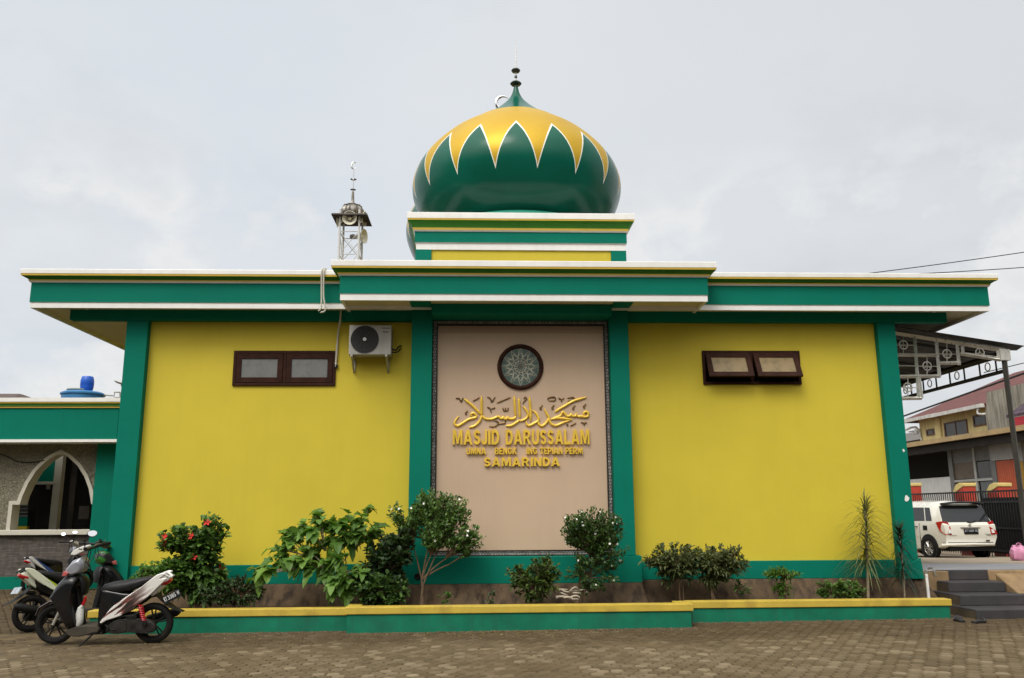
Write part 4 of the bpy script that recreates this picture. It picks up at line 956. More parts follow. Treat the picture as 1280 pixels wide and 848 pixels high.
def hwin(px0_, px1_, pyt, pyb, X, name='window'):
    ya, zt3 = PX(px0_,pyt,X); yb, zb3 = PX(px1_,pyt,X); pm = (px0_+px1_)/2
    zt3 = PX(pm,pyt,X)[1]; zb3 = PX(pm,pyb,X)[1]
    m = MB(); m.ring3([(yb,zb3),(ya,zb3),(ya,zt3),(yb,zt3)],[(yb+.07,zb3+.07),(ya-.07,zb3+.07),(ya-.07,zt3-.07),(yb+.07,zt3-.07)],X-.04,X+.02,'x'); m.box(X-.03,X+.015,(ya+yb)/2-.03,(ya+yb)/2+.03,zb3+.07,zt3-.07)
    f = L(m,name,mat('brown_house_frame',(.13,.07,.04),.6))
    m = MB().box(X-.012,X-.003,yb+.06,ya-.06,zb3+.06,zt3-.06); L(m,'pane',DKW,f)
hwin(1180,1209,526.5,547,hx-.003); hwin(1216,1249,517,531.5,hx-.003); hwin(1158,1174,536,544,hx-.003)
zR = PX(1280,463,25.5)[1]-.15
yn, yf = 12.0, y_far+.8
m = MB(); m.hexa([(20.55,yn,zE-.02),(20.55,yf,zE-.02),(25.5,yf-1.6,zR),(25.5,yn,zR)],[(20.5,yn,zE+.10),(20.5,yf,zE+.10),(25.5,yf-1.5,zR+.15),(25.5,yn,zR+.15)])
m.hexa([(25.5,yn,zR),(25.5,yf-1.6,zR),(30.5,yf,zE),(30.5,yn,zE)],[(25.5,yn,zR+.15),(25.5,yf-1.5,zR+.15),(30.5,yf,zE+.12),(30.5,yn,zE+.12)])
m.hexa([(20.6,yf-.02,zE),(30.4,yf-.02,zE),(25.5,yf-1.62,zR-.02)],[(20.5,yf,zE+.10),(30.5,yf,zE+.10),(25.5,yf-1.5,zR+.14)])
roofU = L(m,'roof',BRTILE)
GUT = mat('pale_gutter', (.58,.57,.54), .5, var=.15, streak=.3, dirtcol=(.25,.22,.18))
ym = PX(1170,515,20.4)[0]
m = MB(); m.box(20.36,20.52,y_near-.2,ym+.6,zE-.05,zE+.10); m.box(20.46,20.60,ym+.1,yf+.1,zE-.02,zE+.13); L(m,'gutter',GUT)
m = MB().tube(smooth_path([(20.44,y_near+.1,zE-.05),(20.44,y_near+.1,zE-.3),(20.7,y_near-.9,zE-.35),(20.93,y_near-1.6,zE-.45),(20.93,y_near-1.6,zE-2.0)]),.05,8); L(m,'downpipe',GUT,smooth=True)
m = MB().tube(smooth_path([(20.5,yf-.2,zE-.02),(20.5,yf-.2,zE-.35),(20.93,yf-.9,zE-.45),(20.93,yf-.9,zE-3)]),.05,8); L(m,'downpipe',GUT,smooth=True)
# grey plaster house end nearer to us
PLA = mat('weathered_grey_plaster', (.30,.28,.23), .9, var=.25, vscale=1, bump=.3, streak=.7, dirtcol=(.08,.07,.055))
hg = thing('plaster_building', 'weathered grey plaster gable wall at the near end of the red-brown roof', 'building', (21.5,17,plaza_z(14))); L = Loc(hg)
m = MB(); ya = y_near-.55
zt5 = PX(1245,488,20.3)[1]
m.prism([(ya,plaza_z(14)),(ya,zE-.35),(ya-.25,zt5+.0),(PX(1280,479,20.3)[0],PX(1280,479,20.3)[1]),(11.5,PX(1280,479,20.3)[1]+.3),(11.5,plaza_z(14))],20.3,20.54,'x'); L(m,'wall',PLA)
# purple roof at the edge
PUR = brick_mat('purple_roof_tiles', (.075,.04,.06), (.06,.032,.05), (.03,.015,.02), .3, .25, .03, .5, .6, .8, 'yx', var=.25)
hp = thing('small_house', 'house with a dark purple tiled roof and a bright red fascia', 'house', (19,12.5,plaza_z(12))); L = Loc(hp)
p1, p2 = X3(1258,523,18.6), X3(1300,512,18.6); p3 = X3(1296,478,19.9); p4 = X3(1281,497,19.9)
m = MB(); up_ = V((0,0,.1))
m.hexa([p1,V((18.6,10,p1.z)),V((20.2,10,p1.z+1.25)),V((20.2,p1.y-.9,p1.z+1.25))],[p1+up_,V((18.6,10,p1.z+.1)),V((20.2,10,p1.z+1.35)),V((20.2,p1.y-.9,p1.z+1.35))]); L(m,'roof',PUR)
m = MB().box(18.62,18.72,10,p1.y-.35,p1.z-.42,p1.z-.02); L(m,'fascia',mat('bright_red_fascia',(.45,.02,.035),.5))
m = MB().box(18.80,20.29,10,p1.y-.3,plaza_z(12),p1.z-.02); L(m,'wall',PLA)
# workshop shed
SX = 19.0
yS0, yS1 = 9.0, PX(1120,560,SX)[0]+5
zs_e = PX(1200,560,SX)[1]
sh = thing('workshop_shed', 'lean-to workshop shed with dark eave, glazed grey front and orange folding door', 'shed', (SX,18,plaza_z(14))); L = Loc(sh)
TANB = mat('tan_roof_edge', (.42,.30,.15), .7, var=.15)
LTILE = mat('brown_leanto_tiles', (.12,.075,.055), .85, var=.4, vscale=5, bump=.8, bscale=9)
m = MB(); m.hexa([(18.2,yS0,zs_e+.18),(18.2,yS1,zs_e+.18),(20.95,yS1,zs_e+.5),(20.95,yS0,zs_e+.5)],[(18.2,yS0,zs_e+.26),(18.2,yS1,zs_e+.26),(20.95,yS1,zs_e+.58),(20.95,yS0,zs_e+.58)]); L(m,'roof',LTILE)
m = MB().box(18.12,18.25,yS0+4.2,yS1,zs_e+.20,zs_e+.38); L(m,'roof_edge',TANB)
m = MB().box(18.3,18.42,yS0,yS1,zs_e-.12,zs_e+.10).box(18.3,20.9,yS0,yS1,zs_e+.10,zs_e+.16); L(m,'dark_eave',mat('dark_timber',(.022,.018,.015),.9,var=.4,vscale=3))  # near-black timber at the eave and under the roof
m = MB().box(20.6,20.9,yS0,yS1,plaza_z(14),zs_e+.1).box(19.2,20.6,yS1-.2,yS1,plaza_z(14),zs_e+.1); L(m,'back_wall',DARKIN)
zf = lambda px, py: PX(px,py,SX)[1]
yf_ = lambda px: PX(px,590,SX)[0]
zg = plaza_z(14)-.05
GRM = mat('grey_frame_paint', (.17,.17,.165), .6, var=.15)
def panel_(px0_, px1_, pyt, pyb, name, mt, X=SX, t=.06, corr=0):
    ya, yb = yf_(px1_), yf_(px0_); pm = (px0_+px1_)/2; za, zb = zf(pm,pyb), zf(pm,pyt)
    if corr:
        m = MB(); nn = int((yb-ya)/.06); prev = None; vs = []
        for i in range(nn+1):
            y = ya+(yb-ya)*i/nn; xo = X-.02*(i%2)
            vs += [(xo,y,za),(xo,y,zb)]
        fs = [(2*i,2*i+1,2*i+3,2*i+2) for i in range(nn)]
        m.add(vs,fs); m.box(X+.02,X+t,ya,yb,za,zb)
    else: m = MB().box(X,X+t,ya,yb,za,zb)
    return L(m,name,mt)
panel_(1136,1188,598,690,'low_wall',mat('white_low_wall',(.62,.62,.60),.7,var=.06,streak=.2,dirtcol=(.3,.29,.27)),SX-.01,.2)
panel_(1187,1192,553,690,'pillar',GRM,SX-.02,.2)
panel_(1192,1240,553,577,'fascia_panel',GRM,SX+.02); panel_(1218,1220.5,555,690,'mullion',mat('pale_frame',(.42,.42,.40),.6),SX-.01)
panel_(1192,1240,599,602,'transom',mat('pale_frame',(.42,.42,.40),.6),SX-.015)
panel_(1192,1218,577,599,'glazing',mat('brown_blind',(.12,.085,.055),.5,var=.2),SX+.03); panel_(1220,1240,577,599,'glazing',DKW,SX+.03)
panel_(1195,1218,602,690,'curtain',mat('ochre_curtain',(.26,.18,.07),.8,var=.3,vscale=6),SX+.04); panel_(1223,1240,602,690,'glazing',mat('grey_pane',(.10,.11,.11),.3,var=.2),SX+.03)
panel_(1240,1246,553,690,'pillar',GRM,SX-.02,.2)
panel_(1241,1270,552,575,'corrugated_sheet',mat('grey_corrugated',(.40,.39,.38),.5,metal=.2,var=.12),SX-.04,.06,1); panel_(1272,1310,545,575,'corrugated_sheet',mat('grey_corrugated',(.40,.39,.38),.5),SX-.04,.06,1)
panel_(1247,1271,575.5,690,'folding_door',mat('orange_door_paint',(.50,.105,.045),.55,var=.15,vscale=2),SX-.02,.06,1); panel_(1272.5,1310,575.5,690,'folding_door',mat('ochre_door_paint',(.45,.25,.03),.6,var=.15),SX-.02,.06,1)
# small roof and dish beyond the yellow house
fh = thing('distant_house', 'grey roof of a distant house glimpsed beside the teal corner pillar', 'house', (22.5,38,0)); L = Loc(fh)
q = X3(1140,551,26); q2 = X3(1150,541,26)
m = MB().hexa([(24,q.y-5,q.z-.3),(24,q.y+4,q.z-.3),(30,q.y+4,q.z-.3),(30,q.y-5,q.z-.3)],[(26.9,q.y-5,q2.z+.25),(26.9,q.y+3,q2.z+.25),(27.1,q.y+3,q2.z+.25),(27.1,q.y-5,q2.z+.25)]); L(m,'roof',mat('grey_old_roof',(.13,.12,.11),.8))
m = MB().box(24.3,29.7,q.y-4.8,q.y+3.8,0,q.z-.31); L(m,'wall',PLA)
q3 = X3(1141,538.5,26)
m = MB().tube([X3(1134,536,26),X3(1137,540,26),X3(1147,538,26)],.05,5).tube([X3(1146,537,26),X3(1149,539.5,26)],.16,6); m.tube([X3(1141,539,26),(26,q3.y,q2.z-.2)],.04,5); L(m,'antenna',ALU)
# black gate fence with red and yellow posts
FX = 15.2
fnc = thing('steel_fence', 'black sheet and bar steel fence running along the street behind the white car', 'fence', (FX,13,.2)); L = Loc(fnc)
FBL = mat('black_fence_steel', (.012,.012,.013), .5, metal=.2, var=.2)
ya, yb = 8.6, 24
ft = lambda y: 2.12
m = MB()
y = ya
while y < yb: m.box(FX,FX+.02,y,y+.02,.2,2.10); y += .13
for z in (.35,1.0,1.75,2.06): m.box(FX-.012,FX+.032,ya,yb,z,z+.05)
L(m,'bars',FBL)
m = MB().box(FX+.024,FX+.03,ya,11.6,.3,1.9).box(FX+.024,FX+.03,11.7,yb,.3,1.72); L(m,'sheet',FBL)
REDP = mat('red_post_paint', (.42,.05,.03), .6, var=.15); YTOP = mat('cream_post_cap', (.62,.48,.18), .6, var=.12)
for px, lab in ((1141,'red gate post with slanted cream cap, half hidden by the teal corner pillar'),(1207,'red gate post with slanted cream cap rising behind the white car roof'),(1250,'red gate post with slanted cream cap in front of the orange folding door')):
    FX2 = FX+.35; y = PX(px,620,FX2)[0]; y = y
    zt6 = PX(px,605,FX2)[1]; zb6 = PX(px,612.5,FX2)[1]
    t = thing('gate_post', lab, 'gate post', (FX2,y,plaza_z(y)), group='red gate posts with slanted cream caps'); z0 = plaza_z(y)
    MB().hexa([(-.2,-.27,-.05),(.2,-.27,-.05),(.2,.27,-.05),(-.2,.27,-.05)],[(-.2,-.27,zt6-z0-.07),(.2,-.27,zt6-z0-.07),(.2,.27,zb6-z0-.1),(-.2,.27,zb6-z0-.1)]).build('post', REDP, t, bevel=.02)
    MB().prism([(.31,zb6-z0-.12),(.31,zb6-z0-.02),(.12,zt6-z0-.02),(-.08,zt6-z0+.03),(-.30,zt6-z0+.02),(-.30,zt6-z0-.08)],-.22,.22,'x').build('cap', YTOP, t, bevel=.015)
# overhead wires
WIRE = mat('black_cable', (.015,.015,.015), .6, var=0)
def wire(p, q, sag, label, r=.02):
    p, q = V(p), V(q); t = thing('overhead_wire', label, 'wire', (p+q)/2, group='overhead wires on the right'); L = Loc(t); n = 24
    m = MB().tube([p.lerp(q,i/n)+V((0,0,-4*sag*(i/n)*(1-i/n))) for i in range(n+1)], r, 5); L(m,'cable',WIRE,smooth=True)
wire(P3(1040,347.5,24),P3(1330,308,24),.05,'upper black wire crossing the sky above the right eave',.022)
wire(P3(1110,344,25),P3(1330,330.5,25),.05,'lower black wire just above the right end of the eave',.022)
wire(X3(1118,524.5,17.5),X3(1330,449,17.5),.0,'thick black wire in front of the red-brown tiled roof',.035)
wire(P3(1230,466,9),P3(1330,442,9),.0,'thin wire to the right of the carport post, near its top',.014)
# pink bag on a mound
gx, gy = 14.55, 9.0; 
gx, gy = G(1276,704,.33)
bg_ = thing('plastic_bag', 'pink plastic bag lying against the black fence', 'bag', (gx,gy,plaza_z(gy)))
m = MB(); m.lathe([(.02,.0),(.24,.0),(.30,.08),(.31,.25),(.28,.40),(.20,.48),(.08,.52),(.02,.50)],n=22)
m.v = [(x*(1+.10*math.sin(5*math.atan2(y,x)+z*9)), y*.8*(1+.10*math.sin(5*math.atan2(y,x)+z*9)), z*(1+.08*math.sin(3*math.atan2(y,x)))) for x,y,z in m.v]
m.v = [(x*.68+.02*math.sin(z*40+y*30),y*.68,z*.66+.015*math.sin(x*35)) for x,y,z in m.v]
m.build('bag', mat('pink_plastic', (.58,.25,.40), .4, var=.25, vscale=8), bg_, smooth=True)
MB().tube(smooth_path([(-.04,-.02,.32),(-.07,-.02,.38),(0,0,.40),(.05,0,.37),(.04,0,.32)]),.02,6,flat=.4).build('handle', mat('pink_plastic',(.55,.14,.30)), bg_, smooth=True)

# ------------------------------------------------------------------ white car
cx_, cy_ = P(1217,690,9.8)[0], 9.8
car = thing('car', 'white five-door people carrier parked with its rear toward us on the street', 'car', (cx_, cy_, plaza_z(11.5)+.0), R(7))
CARW = mat('cream_white_car_paint', (.70,.68,.60), .25, var=.03, coat=.5)
CGL = mat('dark_car_glass', (.02,.022,.024), .06, var=0, spec=.6)
def half(pts): return pts
# rings from rear to front: (forward, half width, height) triples, forward = +y
K = [
 [(.22,0,.30),(.18,.55,.30),(.10,.76,.40),(.0,.78,.62),(.05,.80,.95),(.16,.775,1.04),(.36,.66,1.45),(.42,.52,1.56),(.42,0,1.60)],
 [(.30,0,.26),(.30,.55,.26),(.32,.80,.34),(.30,.82,.62),(.32,.825,.95),(.38,.80,1.04),(.62,.69,1.46),(.66,.55,1.575),(.66,0,1.62)],
 [(.80,0,.22),(.80,.55,.22),(.80,.81,.28),(.80,.83,.62),(.80,.83,.95),(.80,.81,1.04),(.95,.70,1.47),(.95,.56,1.59),(.95,0,1.635)],
 [(2.2,0,.20),(2.2,.55,.20),(2.2,.81,.25),(2.2,.83,.62),(2.2,.83,.93),(2.2,.81,1.01),(2.1,.70,1.48),(2.1,.56,1.60),(2.1,0,1.645)],
 [(3.0,0,.20),(3.0,.55,.20),(3.0,.81,.26),(3.0,.825,.62),(3.0,.82,.90),(3.0,.80,.98),(2.65,.68,1.44),(2.6,.54,1.54),(2.6,0,1.58)],
 [(3.55,0,.20),(3.55,.55,.20),(3.55,.79,.28),(3.55,.81,.60),(3.5,.79,.86),(3.4,.76,.92),(3.3,.64,.99),(3.28,.5,1.01),(3.28,0,1.03)],
 [(4.0,0,.24),(4.0,.5,.24),(3.98,.70,.34),(4.02,.72,.58),(3.95,.70,.78),(3.9,.66,.82),(3.85,.55,.86),(3.84,.45,.87),(3.84,0,.88)]]
m = MB(); nr = 9
for ring in K:
    m.v += [(wd, f_, h) for f_, wd, h in ring] + [(-wd, f_, h) for f_, wd, h in ring]
fs = []
for i in range(len(K)-1):
    for s in (0,nr):
        for q in range(nr-1): fs.append((i*2*nr+s+q, i*2*nr+s+q+1, (i+1)*2*nr+s+q+1, (i+1)*2*nr+s+q))
for i in (0,len(K)-1):
    for q in range(nr-1): fs.append((i*2*nr+q, i*2*nr+nr+q, i*2*nr+nr+q+1, i*2*nr+q+1))
m.f = fs; m.m = [0]*len(fs)
import bmesh as _bm
body = m.build('body', CARW, car, smooth=True, bevel=.03)
body.modifiers['Bevel'].segments = 3
def ringpt(i, q, sgn): f_, wd, h = K[i][q]; return V((wd*sgn, f_, h))
def patch(name, quad, mt, off, parent=body, inset=(.04,.96,.06,.94), t=.006):
    a, b_, c, d_ = [V(p) for p in quad]; nrm = (b_-a).cross(d_-a).normalized()
    u0,u1,v0,v1 = inset
    bil = lambda u,v: a*(1-u)*(1-v)+b_*u*(1-v)+c*u*v+d_*(1-u)*v
    ps = [bil(u0,v0),bil(u1,v0),bil(u1,v1),bil(u0,v1)]
    m = MB().hexa([p-nrm*.02 for p in ps],[p+nrm*off for p in ps]); return m.build(name, mt, parent, bevel=.004)
# rear window, spoiler, side windows, lights
rw0 = [ringpt(0,5,-1)+V((0,-.012,-.03)), ringpt(0,5,1)+V((0,-.012,-.03)), ringpt(0,6,1)+V((0.02,-.012,.05)), ringpt(0,6,-1)+V((-.02,-.012,.05))]
patch('rear_window', rw0, CGL, .012, inset=(.015,.985,.0,.95))
m = MB().sweep([(-.60,.30,1.535),(-.3,.25,1.575),(.3,.25,1.575),(.60,.30,1.535)],[(.14,.028)]*4,side=(0,1,0)); m.build('spoiler', BLACK, body, smooth=True)
for s in (-1,1):
    q0 = lambda i, k_: ringpt(i,k_,s)
    # windows lie between shoulder (5) and roof rail (6)
    def sw(name, i, j, ia, ib, va=.05, vb=.93):
        a, b_, c, d_ = q0(i,5), q0(j,5), q0(j,6), q0(i,6)
        if s > 0: patch(name,[a,b_,c,d_],CGL,.006,inset=(ia,ib,va,vb))
        else: patch(name,[b_,a,d_,c],CGL,.006,inset=(1-ib,1-ia,va,vb))
    sw('side_window',1,2,.35,.99); sw('side_window',2,3,.03,.48); sw('side_window',2,3,.52,.99); sw('side_window',3,4,.04,.9)
    RED = mat('red_tail_lamp', (.38,.012,.012), .15, var=.2, vscale=9, coat=.5)
    m = MB(); x = s
    m.prism([(.40,1.03),(.10,1.06),(.035,.98),(.0,.74),(.12,.66),(.22,.74)],.0,.02,'x') if False else None
    m.add([(s*.835,.34,1.03),(s*.79,.105,1.06),(s*.64,.075,1.03),(s*.60,.04,.90),(s*.62,-.02,.68),(s*.805,-.005,.70),(s*.842,.20,.80),
           (s*.70,.34,1.02),(s*.70,.2,1.04),(s*.60,.2,1.01),(s*.58,.2,.90),(s*.60,.2,.70),(s*.70,.2,.70),(s*.72,.28,.80)],
          [(0,1,2,3,4,5,6),(13,12,11,10,9,8,7)]+[(i,(i+1)%7,7+(i+1)%7,7+i) for i in range(7)])
    tl_ = m.build('tail_light', RED, body, bevel=.006)
    MB().add([(s*.625,.005,.83),(s*.70,.0,.83),(s*.715,-.03,.73),(s*.635,-.03,.73),(s*.625,.06,.83),(s*.70,.06,.83),(s*.715,.03,.73),(s*.635,.03,.73)],[(0,1,2,3),(7,6,5,4),(0,4,5,1),(1,5,6,2),(2,6,7,3),(3,7,4,0)]).build('reverse_lamp', mat('pale_lamp_glass',(.6,.58,.56),.15,var=0), tl_)
    m = MB().prism([(.98,.90),(1.10,.96),(1.24,.93),(1.2,.86),(1.02,.84)],s*.828,s*.838,'x') if False else MB().tube([(s*.85,1.16,.885),(s*.87,1.22,.895),(s*.87,1.34,.895),(s*.85,1.40,.885)],.016,6); m.build('door_handle', CARW if s>0 else BLACK, body, smooth=True)
    # door seams and arch shadow
    m = MB(); 
    for y in (1.08,2.18,3.02): m.box(s*.828-.006,s*.828+.006,y,y+.012,.34,.99)
    m.build('door_seam', BLACK, body)
MB().box(-.845,-.826,.74,.92,.80,.93).build('fuel_flap', BLACK, body, bevel=.02)
for y in (.72,3.28):
    for s in (-1,1):
        m = MB().disc((s*.80,y,.33),(1,0,0),.365,.09,36); m.build('wheel_arch', BLACK, body)
        w_ = MB(); pr = [(.20,-.10),(.275,-.10),(.300,-.07),(.305,0),(.300,.07),(.275,.10),(.20,.10)]
        w_.lathe(pr,(s*.76,y,.305),40,(1,0,0),caps=False); wh = w_.build('wheel', RUBBER, car, smooth=True)
        r_ = MB().torus((s*.845,y,.305),(1,0,0),.195,.014,36,8)
        for i in range(10):
            a = 2*PI*i/10+(.12 if i%2 else -.12); 
            r_.tube([(s*.85,y+math.cos(a)*.03,.305+math.sin(a)*.03),(s*.842,y+math.cos(2*PI*(i//2)/5+(.2 if i%2 else -.2))*.19,.305+math.sin(2*PI*(i//2)/5+(.2 if i%2 else -.2))*.19)],.016,6)
        r_.disc((s*.846,y,.305),(1,0,0),.05,.02,16)
        r_.build('rim', STEEL, wh, smooth=True)
        MB().disc((s*.80,y,.305),(1,0,0),.20,.04,30).build('brake', BLACK, wh)
MB().box(-.66,.66,.06,.5,.24,.36).build('rear_valance', BLACK, body, bevel=.02)
m = MB().sweep([(-.80,.20,.40),(-.66,.035,.42),(0,-.01,.43),(.66,.035,.42),(.80,.20,.40)],[(.05,.045)]*5,side=(0,1,0)); m.build('bumper_lip', CARW, body, smooth=True)
m = MB().sweep([(-.78,.16,.475),(-.62,.028,.475),(0,-.012,.475),(.62,.028,.475),(.78,.16,.475)],[(.03,.008)]*5,side=(0,1,0)); m.build('bumper_seam', BLACK, body, smooth=True)
m = MB().box(-.30,.30,-.002,.05,.875,.895); m.build('tailgate_trim', mat('shaded_trim',(.3,.29,.26),.4,var=0), body, bevel=.004)
pl_ = MB().box(-.215,.215,-.012,.03,.70,.845).build('license_plate', BLACK, body, bevel=.004)
PLT = mat('plate_characters', (.35,.36,.40), .5, var=.3, vscale=40)
for s_t, a_, b_ in (('KT',-.195,-.115),('1659',-.085,.07),('OU',.105,.19)):
    text_part(s_t,a_,b_,.762,.825,-.0125,.002,PLT,pl_,bold=.02)
m = MB().tube(smooth_path([(.02,.09,1.04),(.0,.13,1.02),(.10,.10,1.02),(.28,.135,1.07)]),.014,6); m.build('wiper', BLACK, body, smooth=True)
MB().torus((0,.025,.945),(0,1,.1),.035,.008,18,6).tube([(-.02,.024,.93),(0,.024,.975),(.02,.024,.93)],.006,5).build('emblem', STEEL, body)
m = MB().box(-.60,-.47,-.004,.03,.66,.675).box(.47,.60,-.004,.03,.66,.675).box(.42,.60,-.004,.03,.70,.705); m.build('badge', mat('grey_car_badge',(.25,.24,.22),.4,var=0), body)
MB().tube([(.45,.02,.53),(.57,.03,.53)],.012,6).build('reflector', mat('dark_reflector',(.05,.02,.02),.3,var=0), body)
# ------------------------------------------------------------------ scooters
SEATM = mat('black_vinyl_seat', (.012,.012,.013), .5, spec=.3, var=.2, vscale=6)
ENG = mat('grimy_engine_metal', (.03,.028,.026), .5, metal=.4, var=.5, vscale=12, spec=.25, dirt=.6, dirtcol=(.04,.028,.016), dscale=7)
WHP = mat('scuffed_white_plastic', (.66,.65,.62), .35, var=.06, coat=.2)
def decal_mat(name, base, a, b_, sc=7, th=.63):
    m, nt, bs = new_mat(name)
    n_ = noise(nt, sc, 2, .4, stretch=(.8,.3,2.2)); c = mixc(nt, ramp(nt, n_, [(th,0),(th+.03,1)]), base, a)
    c = mixc(nt, ramp(nt, noise(nt, sc*1.4, 2, .4, stretch=(.9,.3,2.4)), [(th+.04,0),(th+.06,1)]), c, b_)
    nt.links.new(c, bs.inputs['Base Color']); bs.inputs['Roughness'].default_value = .35; bs.inputs['Coat Weight'].default_value = .3
    return m
def stripe_mat(name, base, a, b_, top=None):     # graphics that run along a scooter's side panel
    m, nt, bs = new_mat(name); tc = nt.nodes.new('ShaderNodeTexCoord'); sp = nt.nodes.new('ShaderNodeSeparateXYZ'); nt.links.new(tc.outputs['Object'], sp.inputs[0])
    lin = lambda kx, kz: mth(nt,'ADD', mth(nt,'MULTIPLY', sp.outputs[0], kx), mth(nt,'MULTIPLY', sp.outputs[2], kz))
    s_, t = lin(-.79,.61), lin(.61,.79)
    cb = nt.nodes.new('ShaderNodeCombineXYZ'); nt.links.new(mth(nt,'MULTIPLY', s_, 2.2), cb.inputs[0]); nt.links.new(mth(nt,'MULTIPLY', t, 17), cb.inputs[1])
    n_ = noise(nt, 1.0, 3, .5, cb.outputs[0]); c = base
    if top is not None: c = mixc(nt, mth(nt,'GREATER_THAN', mth(nt,'SUBTRACT', t, mth(nt,'MULTIPLY', s_, .10)), top), c, a)
    k1 = mth(nt,'MULTIPLY', ramp(nt, n_, [(.48,0),(.50,1)]), ramp(nt, s_, [(.62,1),(1.0,0)])) if top is None else ramp(nt, n_, [(.60,0),(.62,1)])
    c = mixc(nt, k1, c, a if top is None else b_)
    if top is None: c = mixc(nt, mth(nt,'MULTIPLY', ramp(nt, n_, [(.53,0),(.55,1)]), ramp(nt, s_, [(.6,1),(.95,0)])), c, b_)
    nt.links.new(c, bs.inputs['Base Color']); bs.inputs['Roughness'].default_value = .3; bs.inputs['Coat Weight'].default_value = .4
    return m
W_DEC = stripe_mat('white_panel_with_red_brown_graphics', (.68,.66,.63), (.17,.055,.045), (.022,.018,.018))
GRN = stripe_mat('white_panel_with_lime_graphics', (.62,.64,.50), (.33,.42,.02), (.05,.09,.02), .19)
BLU = stripe_mat('white_panel_with_blue_graphics', (.66,.67,.70), (.02,.06,.25), (.03,.05,.14), .155)
SILV = mat('scuffed_silver_cowl', (.30,.31,.35), .3, metal=.4, var=.15)
REDM = mat('red_plastic_lens', (.45,.012,.02), .2, var=.1)
GREENP = mat('green_scooter_plastic', (.03,.16,.02), .3, var=.1, coat=.4)
BLACKG = mat('glossy_black_panel', (.007,.007,.008), .22, var=.15, coat=.2, spec=.3, dirt=.15, dirtcol=(.04,.03,.02), dscale=4)
MIRR = mat('mirror_glass', (.92,.93,.95), .03, metal=1, var=0)
FLOORB = mat('dusty_floorboard', (.05,.042,.03), .8, var=.3, vscale=8)
def zs(a, b): return ((645-a)/593, (787-b)/593)
def poly(*pts): return [zs(*p) for p in pts]
def slab(pl, w, name, mt, parent, bev=.018, y=0, sm_=True):
    m = MB().prism(smooth_path(pl+[pl[0]],2)[:-1], y-w, y+w, 'y'); return m.build(name, mt, parent, smooth=sm_, bevel=bev)
def lens(pl, w, name, mt, parent, y=0):    # rounded body: full outline in the middle, drawn in towards both sides
    q = smooth_path(pl+[pl[0]],3)[:-1]; n = len(q); cx = sum(p[0] for p in q)/n; cz = sum(p[1] for p in q)/n
    m = MB(); lay = [(-1,.70),(-.94,.84),(-.78,.94),(-.45,.99),(0,1),(.45,.99),(.78,.94),(.94,.84),(1,.70)]
    for a, s in lay: m.v += [(cx+(p[0]-cx)*s, y+w*a, cz+(p[1]-cz)*s) for p in q]
    fs = [(i*n+k_, i*n+(k_+1)%n, (i+1)*n+(k_+1)%n, (i+1)*n+k_) for i in range(len(lay)-1) for k_ in range(n)]
    fs += [tuple(range(n-1,-1,-1)), tuple(range((len(lay)-1)*n, len(lay)*n))]; m.f = fs; m.m = [0]*len(fs)
    return m.build(name, mt, parent, smooth=True)
